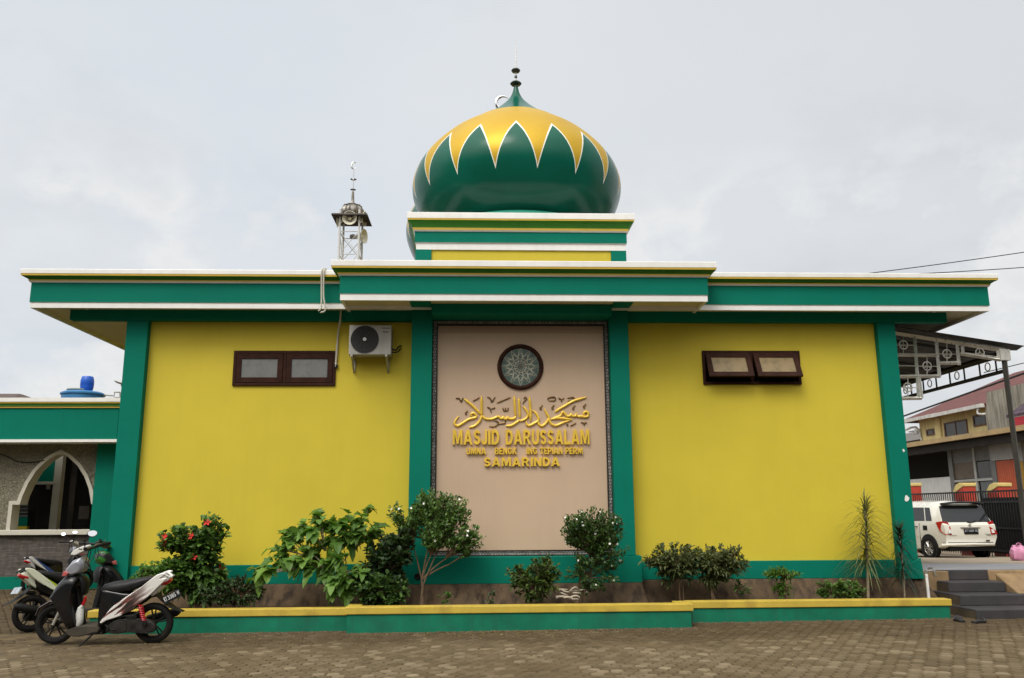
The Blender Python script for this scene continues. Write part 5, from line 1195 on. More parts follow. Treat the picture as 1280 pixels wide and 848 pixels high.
def scooter(name, label, loc, rz, lean, panel, cowl, shield, accent, plate, steer=0, plate_mat=None, red_spring=True, mirror=(1,1), mirror_yaw=0, mirror_tilt=.31, mirror_off=-.03, plate_turn=0):
    root = thing(name, label, 'scooter', loc, rz, 'scooters parked by the hall'); root.rotation_euler = (lean, 0, rz)
    rw = .255
    def wheel(cx, parent, zc=rw):
        t = MB(); t.lathe([(.178,-.035),(.21,-.048),(.242,-.036),(.255,0),(.242,.036),(.21,.048),(.178,.035)], (cx,0,zc), 44, (0,1,0), caps=False)
        wh = t.build('wheel', RUBBER, parent, smooth=True)
        r_ = MB().torus((cx,0,zc),(0,1,0),.180,.017,40,8)
        for i in range(5):
            a = 2*PI*i/5+.3
            for da in (-.16,.16): r_.tube([(cx+math.cos(a+da*.5)*.03,0,zc+math.sin(a+da*.5)*.03),(cx+math.cos(a+da)*.172,0,zc+math.sin(a+da)*.172)],[.010,.010],6)
        r_.cyl((cx,-.06,zc),(cx,.06,zc),.035,.035,14)
        r_.build('rim', DULL, wh, smooth=True)
        return wh
    fx_, rx_ = .62, -.62
    w1 = wheel(rx_, root)
    # steering assembly turned about the head tube
    fw = wheel(fx_, root)
    m = MB().torus((fx_,.055,rw),(0,1,0),.072,.006,24,6)
    m.build('brake_disc', ENG, fw)
    fk = MB()
    for y in (-.075,.075): fk.tube([(fx_,y,rw),(fx_-.13,y,.55)],[.02,.024],8); 
    fk.tube([(fx_-.12,0,.53),(fx_-.22,0,.86)],.028,8); fk.build('fork', ALU, root, smooth=True)
    fe = MB().sweep([(fx_+.255,0,.36),(fx_+.20,0,.465),(fx_+.06,0,.545),(fx_-.10,0,.53),(fx_-.22,0,.42),(fx_-.26,0,.33)], [(.03,.010),(.065,.016),(.075,.02),(.075,.02),(.07,.014),(.06,.008)],12); fe.build('front_fender', accent, root, smooth=True)
    # leg shield and inner shield
    lens(poly((250,425),(300,350),(380,275),(455,280),(440,350),(432,430),(442,520),(468,640),(430,655),(395,655),(340,560),(285,470)), .19, 'leg_shield', shield, root)
    cw = MB(); nA = 8
    for a_y, pl_c in ((-.125, poly((360,262),(364,228),(402,180),(436,166),(458,190),(462,220),(446,246),(408,260))), (-.085, poly((346,266),(350,222),(400,158),(455,136),(482,168),(486,216),(462,252),(414,268))), (.085, poly((346,266),(350,222),(400,158),(455,136),(482,168),(486,216),(462,252),(414,268))), (.125, poly((360,262),(364,228),(402,180),(436,166),(458,190),(462,220),(446,246),(408,260)))):
        cw.v += [(p[0], a_y, p[1]) for p in pl_c]
    cw.f = [(q*nA+k_, q*nA+(k_+1)%nA, (q+1)*nA+(k_+1)%nA, (q+1)*nA+k_) for q in range(3) for k_ in range(nA)]+[tuple(range(nA-1,-1,-1)), tuple(range(3*nA,4*nA))]; cw.m = [0]*len(cw.f)
    cw.build('headlight_cowl', cowl, root, smooth=True, bevel=.012)
    slab(poly((372,114),(396,84),(440,62),(474,50),(492,58),(478,88),(440,104),(405,122)), .075, 'handlebar_cover', cowl if cowl is not SILV else WHP, root, .02)
    MB().tube(smooth_path([(zs(262,432)[0]+.012,.06,zs(262,432)[1]),(zs(305,356)[0]+.014,.075,zs(305,356)[1]),(zs(372,282)[0]+.012,.06,zs(372,282)[1]+.01)]),.03,8,flat=.5).build('shield_trim', SILV if cowl is SILV else GREENP, root, smooth=True)
    hl = MB().sweep([(zs(345,250)[0],0,zs(345,250)[1]-.005),(zs(348,215)[0]+.004,0,zs(348,215)[1])],[(.09,.02),(.06,.012)],10); 
    m = MB().prism(poly((338,272),(350,232),(388,246),(372,270)), .10,.152,'y').prism(poly((338,272),(350,232),(388,246),(372,270)), -.152,-.10,'y'); m.build('turn_signal', mat('pink_red_lens',(.42,.10,.09),.2,var=.1), root, bevel=.008)
    hb = MB(); hx_, hz_ = zs(500,72)
    for s in (-1,1): hb.tube([(hx_+.02,0,hz_-.02),(hx_,s*.15,hz_),(hx_-.05,s*.26,hz_+.02),(hx_-.10,s*.36,hz_+.025)],[.018,.018,.021,.021],8)
    hbo = hb.build('handlebar', BLACK, root, smooth=True)
    for s in (-1,1):
        lv = MB().tube([(hx_+.03,s*.16,hz_),(hx_+.03,s*.25,hz_+.02),(hx_-.02,s*.35,hz_+.02)],.007,6); lv.build('brake_lever', STEEL, hbo, smooth=True)
        if mirror[0 if s<0 else 1]:
            a = V((hx_-.01,s*.17,hz_+.02)); b_ = a+V((mirror_off,s*.11,.17))
            mb = MB().tube([a,a+V((0,s*.02,.10)),b_],.007,6); mr = mb.build('mirror', BLACK, root, smooth=True)
            mn = V((-math.cos(mirror_yaw), math.sin(mirror_yaw)*(1 if mirror_yaw else 0), mirror_tilt)).normalized(); msd = V((0,0,1)).cross(mn).normalized(); mup = mn.cross(msd)
            for nm, mtl, off, sc_ in (('mirror_shell', BLACK, -.008, 1.0), ('mirror_glass', MIRR, .006, .90)):
                c_ = b_+V((0,0,.02))+mn*off; h = MB(); nn = 20; vs_ = []
                for o_, k2 in ((-.008,.8),(0,1.0),(.006,.97)):
                    vs_ += [c_+mn*o_+msd*(math.cos(2*PI*i/nn)*.062*sc_*k2*(1.0+.12*math.sin(2*PI*i/nn)))+mup*(math.sin(2*PI*i/nn)*.043*sc_*k2) for i in range(nn)]
                h.add(vs_, [(q*nn+i,q*nn+(i+1)%nn,(q+1)*nn+(i+1)%nn,(q+1)*nn+i) for q in (0,1) for i in range(nn)]+[tuple(range(nn-1,-1,-1)),tuple(range(2*nn,3*nn))])
                h.build(nm, mtl, mr)
    # floorboard, under-seat body, seat, tail
    slab(poly((395,672),(470,640),(610,636),(640,680),(600,690),(500,715),(415,708)), .15, 'floorboard', FLOORB, root, .012)
    lens(poly((612,385),(650,370),(860,400),(1000,330),(1040,300),(1000,440),(860,530),(720,560),(650,650),(606,640)), .125, 'body', BLACKG, root)
    st_ = MB(); pts = [(618,375),(640,368),(700,362),(760,360),(830,345),(900,322),(960,303),(1008,289)]
    st_.sweep([(zs(*p)[0],0,zs(*p)[1]-.012) for p in pts],[(.07,.025),(.105,.055),(.125,.075),(.13,.085),(.135,.075),(.13,.055),(.115,.040),(.07,.02)],16,e=2.6); st_.build('seat', SEATM, root, smooth=True)
    for s in (-1,1):
        slab(poly((640,615),(690,545),(745,485),(850,412),(940,352),(1050,265),(1104,255),(1110,266),(1075,296),(1130,290),(1070,352),(1000,422),(930,476),(850,540),(760,580),(690,600),(655,622)) if cowl is SILV and panel is W_DEC else poly((735,500),(850,412),(940,352),(1040,275),(1098,262),(1108,275),(1060,330),(985,392),(900,448),(810,505),(760,520)), .022, 'side_panel', panel, root, .010, s*.125)
    m = MB()
    for s in (-1,1): m.tube([(zs(1000,330)[0],s*.09,zs(1000,330)[1]+.02),(zs(1080,275)[0],s*.085,zs(1080,275)[1]+.02),(zs(1128,292)[0],s*.06,zs(1128,292)[1]),(zs(1120,300)[0],0,zs(1120,300)[1]),],.017,8)
    m.build('grab_rail', WHP if panel is W_DEC else BLACK, root, smooth=True)
    lens(poly((960,390),(1060,300),(1120,292),(1128,310),(1060,390),(1000,440)), .085, 'tail', panel if panel is not W_DEC else WHP, root)
    tlm = MB().sweep([(zs(1075,345)[0],0,zs(1075,345)[1]),(zs(1110,325)[0],0,zs(1110,325)[1]),(zs(1132,312)[0],0,zs(1132,312)[1])],[(.10,.03),(.09,.035),(.05,.02)],12); tlm.build('tail_light', REDM, root, smooth=True)
    # rear fender with plate
    rf = MB().sweep([(zs(930,455)[0],0,zs(930,455)[1]),(zs(1040,430)[0],0,zs(1040,430)[1]),(zs(1110,490)[0],0,zs(1110,490)[1]),(zs(1170,530)[0],0,zs(1170,530)[1]),(zs(1236,552)[0],0,zs(1236,552)[1])],[(.06,.012),(.085,.014),(.085,.012),(.075,.010),(.05,.006)],12); rfo = rf.build('rear_fender', BLACK, root, smooth=True)
    c = V((zs(1128,442)[0]-.02,0,zs(1128,442)[1])); nrm = V((-.80,plate_turn,.45)).normalized(); u_ = V((0,-1,0)); u_ = (u_-nrm*u_.dot(nrm)).normalized(); v_ = nrm.cross(u_)*-1
    if v_.z < 0: v_ = -v_
    pm_ = plate_mat or BLACK
    def pp(a,b_,d_): return c+u_*a+v_*b_+nrm*d_
    m = MB().hexa([pp(-.135,-.05,0),pp(.135,-.05,0),pp(.135,.05,0),pp(-.135,.05,0)],[pp(-.135,-.05,.006),pp(.135,-.05,.006),pp(.135,.05,.006),pp(-.135,.05,.006)]); pl2 = m.build('license_plate', pm_, root)
    if plate:
        mt_ = Matrix(((u_.x,-nrm.x,v_.x,c.x),(u_.y,-nrm.y,v_.y,c.y),(u_.z,-nrm.z,v_.z,c.z),(0,0,0,1)))
        for s_t, a_, b_ in plate: text_part(s_t, a_, b_, -.022, .034, -.0062, .002, mat('white_plate_characters',(.62,.62,.60),.5,var=0) if pm_ is BLACK else BLACK, pl2, bold=.02, mtx=mt_)
    # engine, belt case, exhaust, springs, stands
    m = MB().prism(smooth_path(poly((700,640),(760,600),(880,590),(1000,600),(1050,640),(1040,690),(960,700),(860,690),(760,700),(700,690)),3), .06,.13,'y'); m.prism(poly((620,640),(760,560),(880,560),(900,660),(760,690)), -.09,.06,'y'); m.disc((zs(1010,650)[0],.12,zs(1010,650)[1]),(0,1,0),.062,.03,20); m.disc((zs(800,650)[0],.125,zs(800,650)[1]),(0,1,0),.075,.03,20)
    for i in range(7): m.box(zs(700,0)[0]-.0-.02*i-.006, zs(700,0)[0]-.02*i+.004, -.08,.10,.22,.33)
    m.build('engine', ENG, root, smooth=True, bevel=.006)
    m = MB(); m.box(-.30,-.12,-.06,.09,.36,.44); m.tube([(-.18,.10,.30),(-.26,.12,.36),(-.40,.12,.37),(-.52,.10,.42)],.016,6); m.tube([(-.05,.11,.26),(-.14,.125,.20),(-.30,.13,.19)],.011,6)
    m.tube([(-.10,.08,.42),(-.20,.11,.47),(-.33,.10,.45)],.009,6); m.disc((-.56,.14,.27),(0,1,0),.03,.03,14); m.cyl((-.10,.06,.20),(-.10,.13,.20),.035); m.box(-.45,-.32,.10,.135,.33,.37)
    m.build('hoses', DULL, root, smooth=True, bevel=.004)
    m = MB().box(.02,.10,-.14,.15,.155,.175).tube([(-.02,.0,.19),(-.02,.17,.17),(-.06,.20,.17)],.010,6); m.build('footpeg', DULL, root, smooth=True)
    m = MB().tube(smooth_path([(.05,-.10,.20),(-.15,-.13,.16),(-.35,-.14,.2),(-.5,-.145,.26)],3),.022,8); m.tube([(-.45,-.145,.25),(-.50,-.15,.27),(-.85,-.15,.36),(-.90,-.15,.37)],[.03,.055,.055,.03],12); m.build('exhaust', DULL, root, smooth=True)
    a, b_ = V((zs(930,490)[0],.11,zs(930,490)[1])), V((zs(968,610)[0],.115,zs(968,610)[1])); sp_ = []
    for i in range(73):
        q = i/72; ang = q*2*PI*9; p = a.lerp(b_,q); sp_.append(p+V((math.cos(ang)*.028, math.sin(ang)*.028, 0)))
    m = MB().tube(sp_,.0075,5).tube([a,b_],.012,6); m.build('spring', REDM if red_spring else DULL, root, smooth=True)
    m = MB().tube([(zs(600,690)[0],.12,zs(600,690)[1]),(zs(560,735)[0],.16,zs(560,735)[1]),(zs(505,805)[0],.21,zs(505,805)[1]+.028)],.012,6); m.tube([(zs(505,805)[0]-.02,.21,.005),(zs(505,805)[0]+.03,.21,.005)],.014,5); m.build('side_stand', DULL, root, smooth=True)
    m = MB().tube([(zs(400,700)[0],.0,.13),(zs(640,690)[0],0,.15),(zs(760,640)[0],0,.22)],.03,8).tube([(zs(480,660)[0]-.02,0,.18),(fx_-.24,0,.72)],.04,8); m.tube([(zs(640,660)[0],0,.2),(zs(900,450)[0],0,.56)],.03,8); m.build('frame', DULL, root, smooth=True)
    m = MB().tube([(hx_,.03,hz_-.03),(hx_+.02,.06,hz_-.16),(hx_-.05,.04,hz_-.26)],.006,5).tube([(hx_,-.03,hz_-.03),(hx_+.03,-.05,hz_-.18),(hx_-.02,-.04,hz_-.30)],.006,5); m.build('cable', BLACK, root, smooth=True)
    m = MB().sweep([(zs(455,285)[0],0,zs(455,285)[1]),(zs(480,330)[0],0,zs(480,330)[1]),(zs(478,420)[0],0,zs(478,420)[1])],[(.09,.03),(.11,.035),(.09,.02)],12); m.build('inner_panel', BLACK, root, smooth=True)
    return root
b1x, b1y = (-5.436-4.221)/2, -2.22
sc1 = scooter('motor_scooter', 'white and black scooter parked side-on in front of the planter wall', (b1x,b1y,gz(b1x)), PI, R(-4), W_DEC, SILV, BLACKG, mat('dark_fender_red_tip',(.05,.03,.035),.3,var=.3,coat=.3), (('KT',-.12,-.075),('3385',-.06,.06),('W',.08,.12)), mirror=(0,1), mirror_yaw=R(60), mirror_off=-.13, plate_turn=.65)
r2x, r2y = G(37,790.5,gz(-6.3)); ang2 = R(47)
sc2 = scooter('motor_scooter', 'lime green and black scooter standing tail-out between the first scooter and the wall', (r2x+.62*math.cos(ang2), r2y+.62*math.sin(ang2), gz(-6.0)), ang2, R(-5), GRN, decal_mat('black_cowl_with_green_stripes',(.014,.014,.015),(.03,.16,.02),(.03,.16,.02),4,.56), BLACKG, GREENP, None, plate_mat=mat('scratched_pale_plate',(.34,.38,.42),.4,var=.5,vscale=28), red_spring=False, mirror=(0,0))
r3x, r3y = G(34,736,gz(-10)); r3y = 4.9; r3x = xat(36,4.9,730); ang3 = R(52)
sc3 = scooter('motor_scooter', 'blue and white scooter in front of the annex, the one furthest back', (r3x+.62*math.cos(ang3), r3y+.62*math.sin(ang3), gz(-9.5)), ang3, R(-5), BLU, SILV, BLACKG, BLACKG, None, red_spring=False, mirror_yaw=R(-55))
sc3.scale = (.88,.88,.88)
# bag hanging inside the leg shield of the first scooter
def w1(a, b_, y): 
    x, z = zs(a,b_); return sc1.matrix_basis @ V((x,y,z))
hb_ = thing('hanging_bag', 'small white and red plastic bag hanging on the first scooter behind its leg shield', 'bag', w1(480,640,.10)); 
m = MB(); 
m.sweep([(0,0,0),(0,0,.05),(-.01,0,.14),(.0,0,.22),(.02,0,.26)],[(.04,.03),(.05,.05),(.045,.05),(.03,.035),(.01,.012)],14,side=(0,1,0))
m.v = [(x+.008*math.sin(z*60+y*50), y+.007*math.cos(z*50+x*70), z) for x,y,z in m.v]
m.build('bag', decal_mat('white_bag_with_grey_print',(.55,.55,.52),(.20,.20,.20),(.30,.10,.09),18), hb_, smooth=True)
MB().tube([(.02,0,.25),(.045,0,.31),(.06,-.02,.36)],[.018,.02,.012],6).build('strap', REDM, hb_, smooth=True)
# ------------------------------------------------------------------ plants
def rv(): 
    while True:
        v = V((random.uniform(-1,1),random.uniform(-1,1),random.uniform(-1,1)))
        if .01 < v.length < 1: return v
SHAPES = {
 'oval': [(0,0),(.30,.36),(.62,.40),(.86,.22),(1,0)],
 'long': [(0,0),(.25,.30),(.6,.34),(.85,.16),(1,0)],
 'heart': [(0,0),(-.10,.26),(.05,.50),(.35,.50),(.7,.26),(1,0)],
 'lobed': [(0,0),(-.12,.25),(.02,.52),(.22,.38),(.42,.60),(.52,.34),(.78,.26),(1,0)],
}
def leaf(m, p, d, L, W, shape='oval', up=V((0,0,1)), fold=.25, droop=.25):
    d = d.normalized(); s = d.cross(up)
    if s.length < .05: s = d.orthogonal()
    s.normalize(); nrm = s.cross(d).normalized()
    pr = SHAPES[shape]; o = len(m.v); k_ = len(pr)
    for u, w_ in pr:
        c = p+d*(u*L)-V((0,0,1))*(droop*L*max(u,0)**2); m.v.append(tuple(c))
    for sg in (-1,1):
        for u, w_ in pr[1:-1]:
            c = p+d*(u*L)-V((0,0,1))*(droop*L*max(u,0)**2)+s*(sg*w_*W)+nrm*(fold*w_*W); m.v.append(tuple(c))
    a = o+k_; b_ = a+k_-2
    for base, flip in ((a,False),(b_,True)):
        seq = [(o, o+1, base)]+[(o+i, o+i+1, base+i, base+i-1) for i in range(1,k_-2)]+[(o+k_-2, o+k_-1, base+k_-3)]
        for f in seq: m.f.append(tuple(reversed(f)) if flip else f); m.m.append(0)
def bez(a, b_, c, n=6): return [a*(1-t)**2+b_*2*t*(1-t)+c*t*t for t in [i/n for i in range(n+1)]]
def plant(name, label, cat, base, fork, blobs, L, W, shape, lm, bark=None, twigs=60, per=9, trunk=.025, stems=1, spread=.15, droop=.3, flowers=None, span=.55, up=.5, group=None, shell=.5, jit=.35, tw=.005):
    base = V(base); root = thing(name, label, cat, base, group=group); bark = bark or BARK
    tm = MB(); fm = MB(); fm.raw = True; ends = []
    forks = []
    for i in range(stems):
        fk = fork-base+V((random.uniform(-spread,spread),random.uniform(-spread,spread)*.6,random.uniform(-.06,.06))) if stems > 1 else fork-base
        mid = fk*.5+V((random.uniform(-.05,.05),random.uniform(-.04,.04),0))
        b0 = V((random.uniform(-.05,.05)*(stems>1),random.uniform(-.03,.03)*(stems>1),-.03))
        tm.tube(bez(b0,mid,fk,6),[trunk*(1-.08*j) for j in range(7)],7); forks.append((fk,trunk*.5))
    tot = sum(b[6] if len(b) > 6 else b[3]*b[5] for b in blobs)
    for b in blobs:
        c = V(b[:3])-base; r = V(b[3:6]); cnt = max(2,int(twigs*(b[6] if len(b)>6 else b[3]*b[5])/tot))
        fk, tr0 = min(forks, key=lambda q: (q[0]-c).length+random.uniform(0,.15))
        hub = fk.lerp(c, .55)+V((0,0,-.15*r.z)); tm.tube(bez(fk,(fk+hub)/2+V((0,0,.04)),hub,4),[tr0,tr0*.9,tr0*.8,tr0*.7,tr0*.6],6)
        for i in range(cnt):
            v = rv(); v = v.normalized()*(v.length**shell)
            e = c+V((v.x*r.x,v.y*r.y,v.z*r.z)); mid = hub.lerp(e,.5)+V((0,0,.10*r.z)); pth = bez(hub,mid,e,5)
            tm.tube(pth,[tw*(1.5-.2*j) for j in range(6)],4)
            for j in range(per):
                t = 1-span*random.random()**1.2
                q = pth[min(5,int(t*5))].lerp(pth[min(5,int(t*5)+1)], t*5-int(t*5)) if t < 1 else pth[5]
                ax = (pth[5]-pth[3]).normalized()
                d_ = ax*.5+rv()*1.0+V((0,0,up)); l_ = L*random.uniform(.65,1.15)
                leaf(fm, q+rv()*jit*L, d_, l_, W*l_/L, shape, V((random.uniform(-.4,.4),random.uniform(-.6,.1),1)), droop=droop*random.uniform(.3,1.4))
            ends.append((e, (e-c).normalized()))
    tm.build('trunk' if stems == 1 else 'stems', bark, root, smooth=True); fm.build('foliage', lm, root)
    if flowers:
        fmat, n, sz, kind = flowers
        pick = [e for e in ends if e[1].y < .5]; random.shuffle(pick)
        for e, nd in pick[:n]:
            fl = MB(); fl.raw = True; p = e+V((0,-.02,.01))+rv()*.02; out = (nd+V((0,-1.0,.5))+rv()*.4).normalized(); a = out.orthogonal().normalized(); b2 = out.cross(a)
            for i in range(5):
                q = 2*PI*i/5; leaf(fl, p, (a*math.cos(q)+b2*math.sin(q)+out*.35), sz, sz*.62, 'oval', out, .1, .15)
            fo = fl.build('flower', fmat, root)
            if kind == 'hib': MB().tube([p,p+out*sz*1.3],.004,5).build('stamen', mat('red_stamen',(.6,.12,.06),.5), fo)
    return root
PY = -.75
def bp(px, py, Y=PY): return P3(px, py, Y)
def blob(px0, px1, py0, py1, Y=PY, ry=None, n=None):
    a, b_ = P3(px0,(py0+py1)/2,Y), P3(px1,(py0+py1)/2,Y); t, u = P3((px0+px1)/2,py0,Y), P3((px0+px1)/2,py1,Y)
    rx, rz_ = (b_.x-a.x)/2, (t.z-u.z)/2
    r = ((a.x+b_.x)/2, Y, (t.z+u.z)/2, rx, ry or min(rx,rz_)*.8, rz_)
    return r+((n,) if n else ())
def pbase(px, Y=PY):
    x = xat(px, Y, 740); return V((x, Y, soilz-.005))
G1 = leaf_mat('hibiscus_leaf', (0.038,0.078,0.016), (0.068,0.142,0.024), (0.121,0.230,0.041))
G2 = leaf_mat('broad_green_leaf', (0.065,0.143,0.023), (0.111,0.221,0.036), (0.195,0.338,0.065), .4)
G3 = leaf_mat('dark_shrub_leaf', (0.013,0.029,0.010), (0.023,0.047,0.013), (0.046,0.091,0.021), .15)
G4 = leaf_mat('small_tree_leaf', (0.045,0.093,0.022), (0.088,0.168,0.038), (0.160,0.272,0.056))
G5 = leaf_mat('clipped_shrub_leaf', (0.024,0.054,0.015), (0.048,0.099,0.022), (0.098,0.180,0.036))
G6 = leaf_mat('olive_shrub_leaf', (0.051,0.069,0.024), (0.090,0.112,0.039), (0.143,0.165,0.060))
G7 = leaf_mat('bright_fern_leaf', (.04,.10,.012), (.07,.16,.018), (.12,.24,.03))
G8 = leaf_mat('grass_tree_leaf', (0.098,0.111,0.039), (0.143,0.163,0.058), (0.221,0.221,0.091))
G9 = leaf_mat('dark_spiky_leaf', (.012,.022,.012), (.022,.032,.018), (.045,.05,.028), .15)
RFL = mat('red_petals', (.55,.025,.02), .6, var=.1); WFL = mat('white_petals', (.75,.74,.70), .6, var=.03)
# tall hibiscus near the left corner
plant('hibiscus_shrub','tall hibiscus bush with red flowers near the left corner of the yellow wall','shrub',pbase(250,-.85),bp(245,715,-.85),
  [blob(196,262,655,695,-.85),blob(240,284,642,700,-.85),blob(200,284,690,735,-.85),blob(215,292,715,755,-.8,n=.14)],.115,.085,'oval',G1,twigs=230,per=16,trunk=.022,stems=3,flowers=(RFL,6,.065,'hib'),droop=.45)
plant('leafy_bush','bright green low bush at the foot of the left corner pillar','bush',pbase(212,-1.0),bp(205,728,-1.0),[blob(160,238,700,745,-1.0)],.075,.045,'oval',G7,twigs=110,per=16,stems=3,trunk=.012)
plant('ground_shrub','dark small-leaved shrub low in the planter beside the hibiscus','shrub',pbase(300,-1.0),bp(300,742,-1.0),[blob(268,335,720,760,-1.0),blob(245,295,732,760,-1.1)],.05,.035,'oval',G3,twigs=130,per=22,stems=3,trunk=.010)
# broad-leaved plant
plant('broad_leaved_plant','sprawling plant with big lobed leaves on long bare pale stems','plant',pbase(435,-.80),bp(432,712,-.80),
  [blob(338,374,652,705,-.80),blob(375,412,636,690,-.85),blob(405,450,631,690,-.80),blob(440,480,631,685,-.85),blob(360,420,680,720,-.95),blob(310,345,695,725,-1.0),blob(400,460,690,745,-1.05)],.17,.16,'lobed',G2,PALEBARK,twigs=95,per=6,trunk=.018,stems=3,spread=.10,span=.35,droop=.75,up=.15,jit=.25,tw=.006)
plant('dark_bush','dense dark bush between the broad-leaved plant and the left pilaster','bush',pbase(478,-.95),bp(478,735,-.95),
  [blob(455,514,668,725,-.95),blob(440,508,705,757,-.95),blob(488,520,657,705,-.9)],.10,.075,'oval',G3,twigs=220,per=18,stems=4,trunk=.015)
plant('low_bush','leafy low bush at the front edge of the planter, below the dark bush','bush',pbase(490,-1.25),bp(480,740,-1.25),[blob(440,512,718,762,-1.2)],.09,.06,'oval',G5,twigs=110,per=16,stems=3,trunk=.010)
# small flowering trees
plant('flowering_tree','small open tree with white flowers and slanting trunks in front of the left pilaster','tree',pbase(527,-.85),bp(528,728,-.85),
  [blob(486,530,628,660,-.85),blob(515,575,612,650,-.85),blob(545,590,618,660,-.8),blob(560,604,655,690,-.85),blob(520,575,645,685,-.9),blob(575,604,680,696,-.85,n=.008)],.062,.042,'oval',G4,twigs=240,per=26,trunk=.028,stems=2,spread=.06,flowers=(WFL,16,.024,'w'),span=.42,droop=.2,jit=.9,tw=.0035)
plant('round_shrub','round clipped shrub with white flowers covering the lower right corner of the sign panel','shrub',pbase(722,-.95),bp(728,718,-.95),
  [blob(700,782,636,690,-.95,n=.5),blob(728,786,660,712,-.95),blob(706,778,690,742,-.95),blob(698,740,640,672,-.95)],.058,.036,'oval',G5,twigs=260,per=30,trunk=.028,stems=2,spread=.05,flowers=(WFL,34,.022,'w'),droop=.2,jit=.9,tw=.003,shell=.4)
plant('thin_bush','loose thin-stemmed bush below the sign panel, left of the round clipped shrub','bush',pbase(676,-.95),bp(676,735,-.95),
  [blob(628,668,706,736,-.95),blob(660,702,692,735,-.95),blob(636,700,712,752,-1.0)],.065,.045,'oval',leaf_mat('mixed_green_leaf',(.03,.055,.012),(.06,.10,.02),(.12,.19,.03)),twigs=130,per=17,stems=5,trunk=.010,spread=.12)
plant('umbrella_shrub','left one of the two flat-topped shrubs under the right yellow wall','shrub',pbase(853,-.65),bp(850,725,-.65),[blob(804,884,679,720,-.62,ry=.34),blob(820,875,700,735,-.62,n=.03)],.085,.048,'long',G6,twigs=150,per=24,stems=2,trunk=.014,spread=.06,droop=.5)
plant('umbrella_shrub','right one of the two flat-topped shrubs, nearer the fern-like plant','shrub',pbase(893,-.65),bp(893,725,-.65),[blob(862,936,680,722,-.66,ry=.32),blob(875,915,705,735,-.66,n=.03)],.085,.048,'long',G6,twigs=140,per=24,stems=2,trunk=.014,spread=.06,droop=.5)
plant('small_weed','little dark plant under the edge of the flat-topped shrubs','plant',pbase(926,-.7),bp(925,738,-.7),[blob(912,940,726,745,-.7)],.06,.035,'oval',G5,twigs=18,per=7,stems=2,trunk=.006)
plant('fern_plant','bright green fern-like plant with flat spreading top in the right planter','plant',pbase(980,-.75),bp(979,722,-.75),[blob(955,1000,711,724,-.75,ry=.22),blob(965,992,724,745,-.75,n=.008)],.075,.030,'long',G7,twigs=60,per=16,stems=1,trunk=.012,droop=.1,up=.2)
plant('hedge_clump','dense low green bush clump right of the fern-like plant','bush',pbase(1050,-.8),bp(1050,740,-.8),[blob(1018,1060,723,752,-.8),blob(1045,1083,726,752,-.8)],.06,.035,'oval',G4,twigs=100,per=22,stems=4,trunk=.010,spread=.2)
for px, lab, Y in ((556,'tiny green sprout at the foot of the flowering tree',-1.1),(613,'tiny dark seedling in front of the concrete base below the sign',-1.25)):
    plant('seedling',lab,'seedling',pbase(px,Y),bp(px,748,Y),[blob(px-8,px+9,740,756,Y)],.06,.035,'oval',G7 if px<600 else G3,twigs=12,per=5,stems=1,trunk=.005)
# spiky grass trees
def spiky(name, label, base, top, n, Ls, lm, dr, trunk, z0f):
    base, top = V(base), V(top); root = thing(name, label, 'plant', base)
    tm = MB().tube(bez(V((0,0,-.03)),(top-base)*.5+V((.02,0,0)),top-base,6),[trunk*(1-.06*i) for i in range(7)],7); tm.build('stem', PALEBARK, root, smooth=True)
    fm = MB(); fm.raw = True
    for i in range(n):
        u = random.random(); p = (top-base)*(z0f+(1-z0f)*u); a = random.uniform(0,2*PI); el = R(random.uniform(-15,45)+42*u*u)
        d_ = V((math.cos(a)*math.cos(el),math.sin(a)*math.cos(el)*.8,math.sin(el))); l_ = Ls*random.uniform(.6,1.1); o = len(fm.v); sg = 6
        s_v = d_.cross(V((0,0,1))).normalized()*.010
        for j in range(sg+1):
            t = j/sg; c = p+d_*l_*t-V((0,0,1))*dr*l_*t*t; wd = (1-t)**.6*(.6+.4*min(1,t*4)); fm.v += [tuple(c+s_v*wd),tuple(c-s_v*wd)]
        for j in range(sg): fm.f.append((o+2*j,o+2*j+1,o+2*j+3,o+2*j+2)); fm.m.append(0)
    fm.build('leaves', lm, root)
spiky('grass_palm','tall wispy palm-like plant with thin pale leaves against the right end of the yellow wall',pbase(1084,-.55),bp(1081,630,-.55),300,.62,G8,.55,.022,.34)
spiky('spiky_dracaena','dark spiky plant on a thin stem in front of the right corner pillar',pbase(1130,-.55),bp(1124,664,-.55),190,.50,G9,.6,.014,.34)
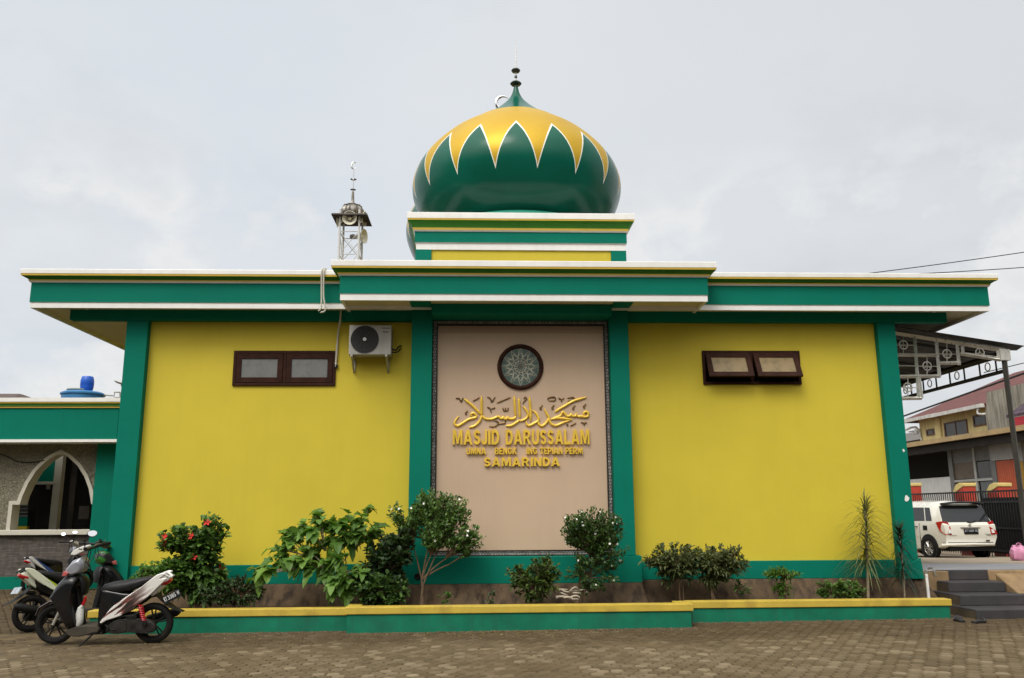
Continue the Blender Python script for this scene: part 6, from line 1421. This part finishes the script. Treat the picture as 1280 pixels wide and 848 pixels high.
# dry cuttings under the round shrub, fallen petals on the pavers
db = thing('dry_cuttings','bleached dry root cuttings lying under the round clipped shrub','cuttings',bp(712,742,-1.1)); L = Loc(db); m = MB()
for q in range(11):
    cx_r, cy_r = random.uniform(699,722), random.uniform(736,750); a = random.uniform(-.7,.7); l = random.uniform(4,11); c0_, c1_ = (cx_r-l*math.cos(a), cy_r-l*math.sin(a)*.5), (cx_r+l*math.cos(a), cy_r+l*math.sin(a)*.5)
    Yq = random.uniform(-1.2,-1.0); m.tube(bez(bp(*c0_,Yq), bp(cx_r+random.uniform(-4,4),cy_r+random.uniform(-7,3),Yq), bp(*c1_,Yq), 5), [.006,.012,.014,.012,.010,.004], 6)
L(m,'roots',mat('bleached_wood',(.42,.36,.28),.8,var=.2),smooth=True)
ft = MB(); ft.raw = True
for i in range(420):
    if i < 230: x, y = random.gauss(.55,.75), -1.72-abs(random.gauss(0,.28))
    else: x, y = random.uniform(-6,7.5), -1.75-abs(random.gauss(0,.9))
    z = gz(x)+.008; a = random.uniform(0,2*PI); leaf(ft, V((x,y,z)), V((math.cos(a),math.sin(a),.15)), random.uniform(.018,.045), random.uniform(.010,.02), 'oval', V((0,0,1)), .3, .1)
tag(ft.build('fallen_leaves', leaf_mat('dry_yellow_petals',(.16,.09,.03),(.34,.24,.08),(.55,.45,.22),.2)), kind='stuff')
# loose earth and grit washed against the planter foot
gr = MB(); 
for i in range(900):
    x = random.uniform(-5.3,7.0); yb = -1.44 if x < -1.85 else (-1.69 if x < 3 else -1.17); y = yb-abs(random.gauss(0,.12)); r = random.uniform(.003,.010); z = gz(x)+.004
    gr.hexa([(x-r,y-r,z-.004),(x+r,y-r,z-.004),(x+r,y+r,z-.004),(x-r,y+r,z-.004)],[(x-r*.6,y-r*.5,z+r),(x+r*.5,y-r*.6,z+r),(x+r*.6,y+r*.5,z+r*.8),(x-r*.5,y+r*.6,z+r*.9)])
tag(gr.build('gravel', mat('earth_grit',(.13,.09,.055),.95,var=.4,vscale=20)), kind='stuff')
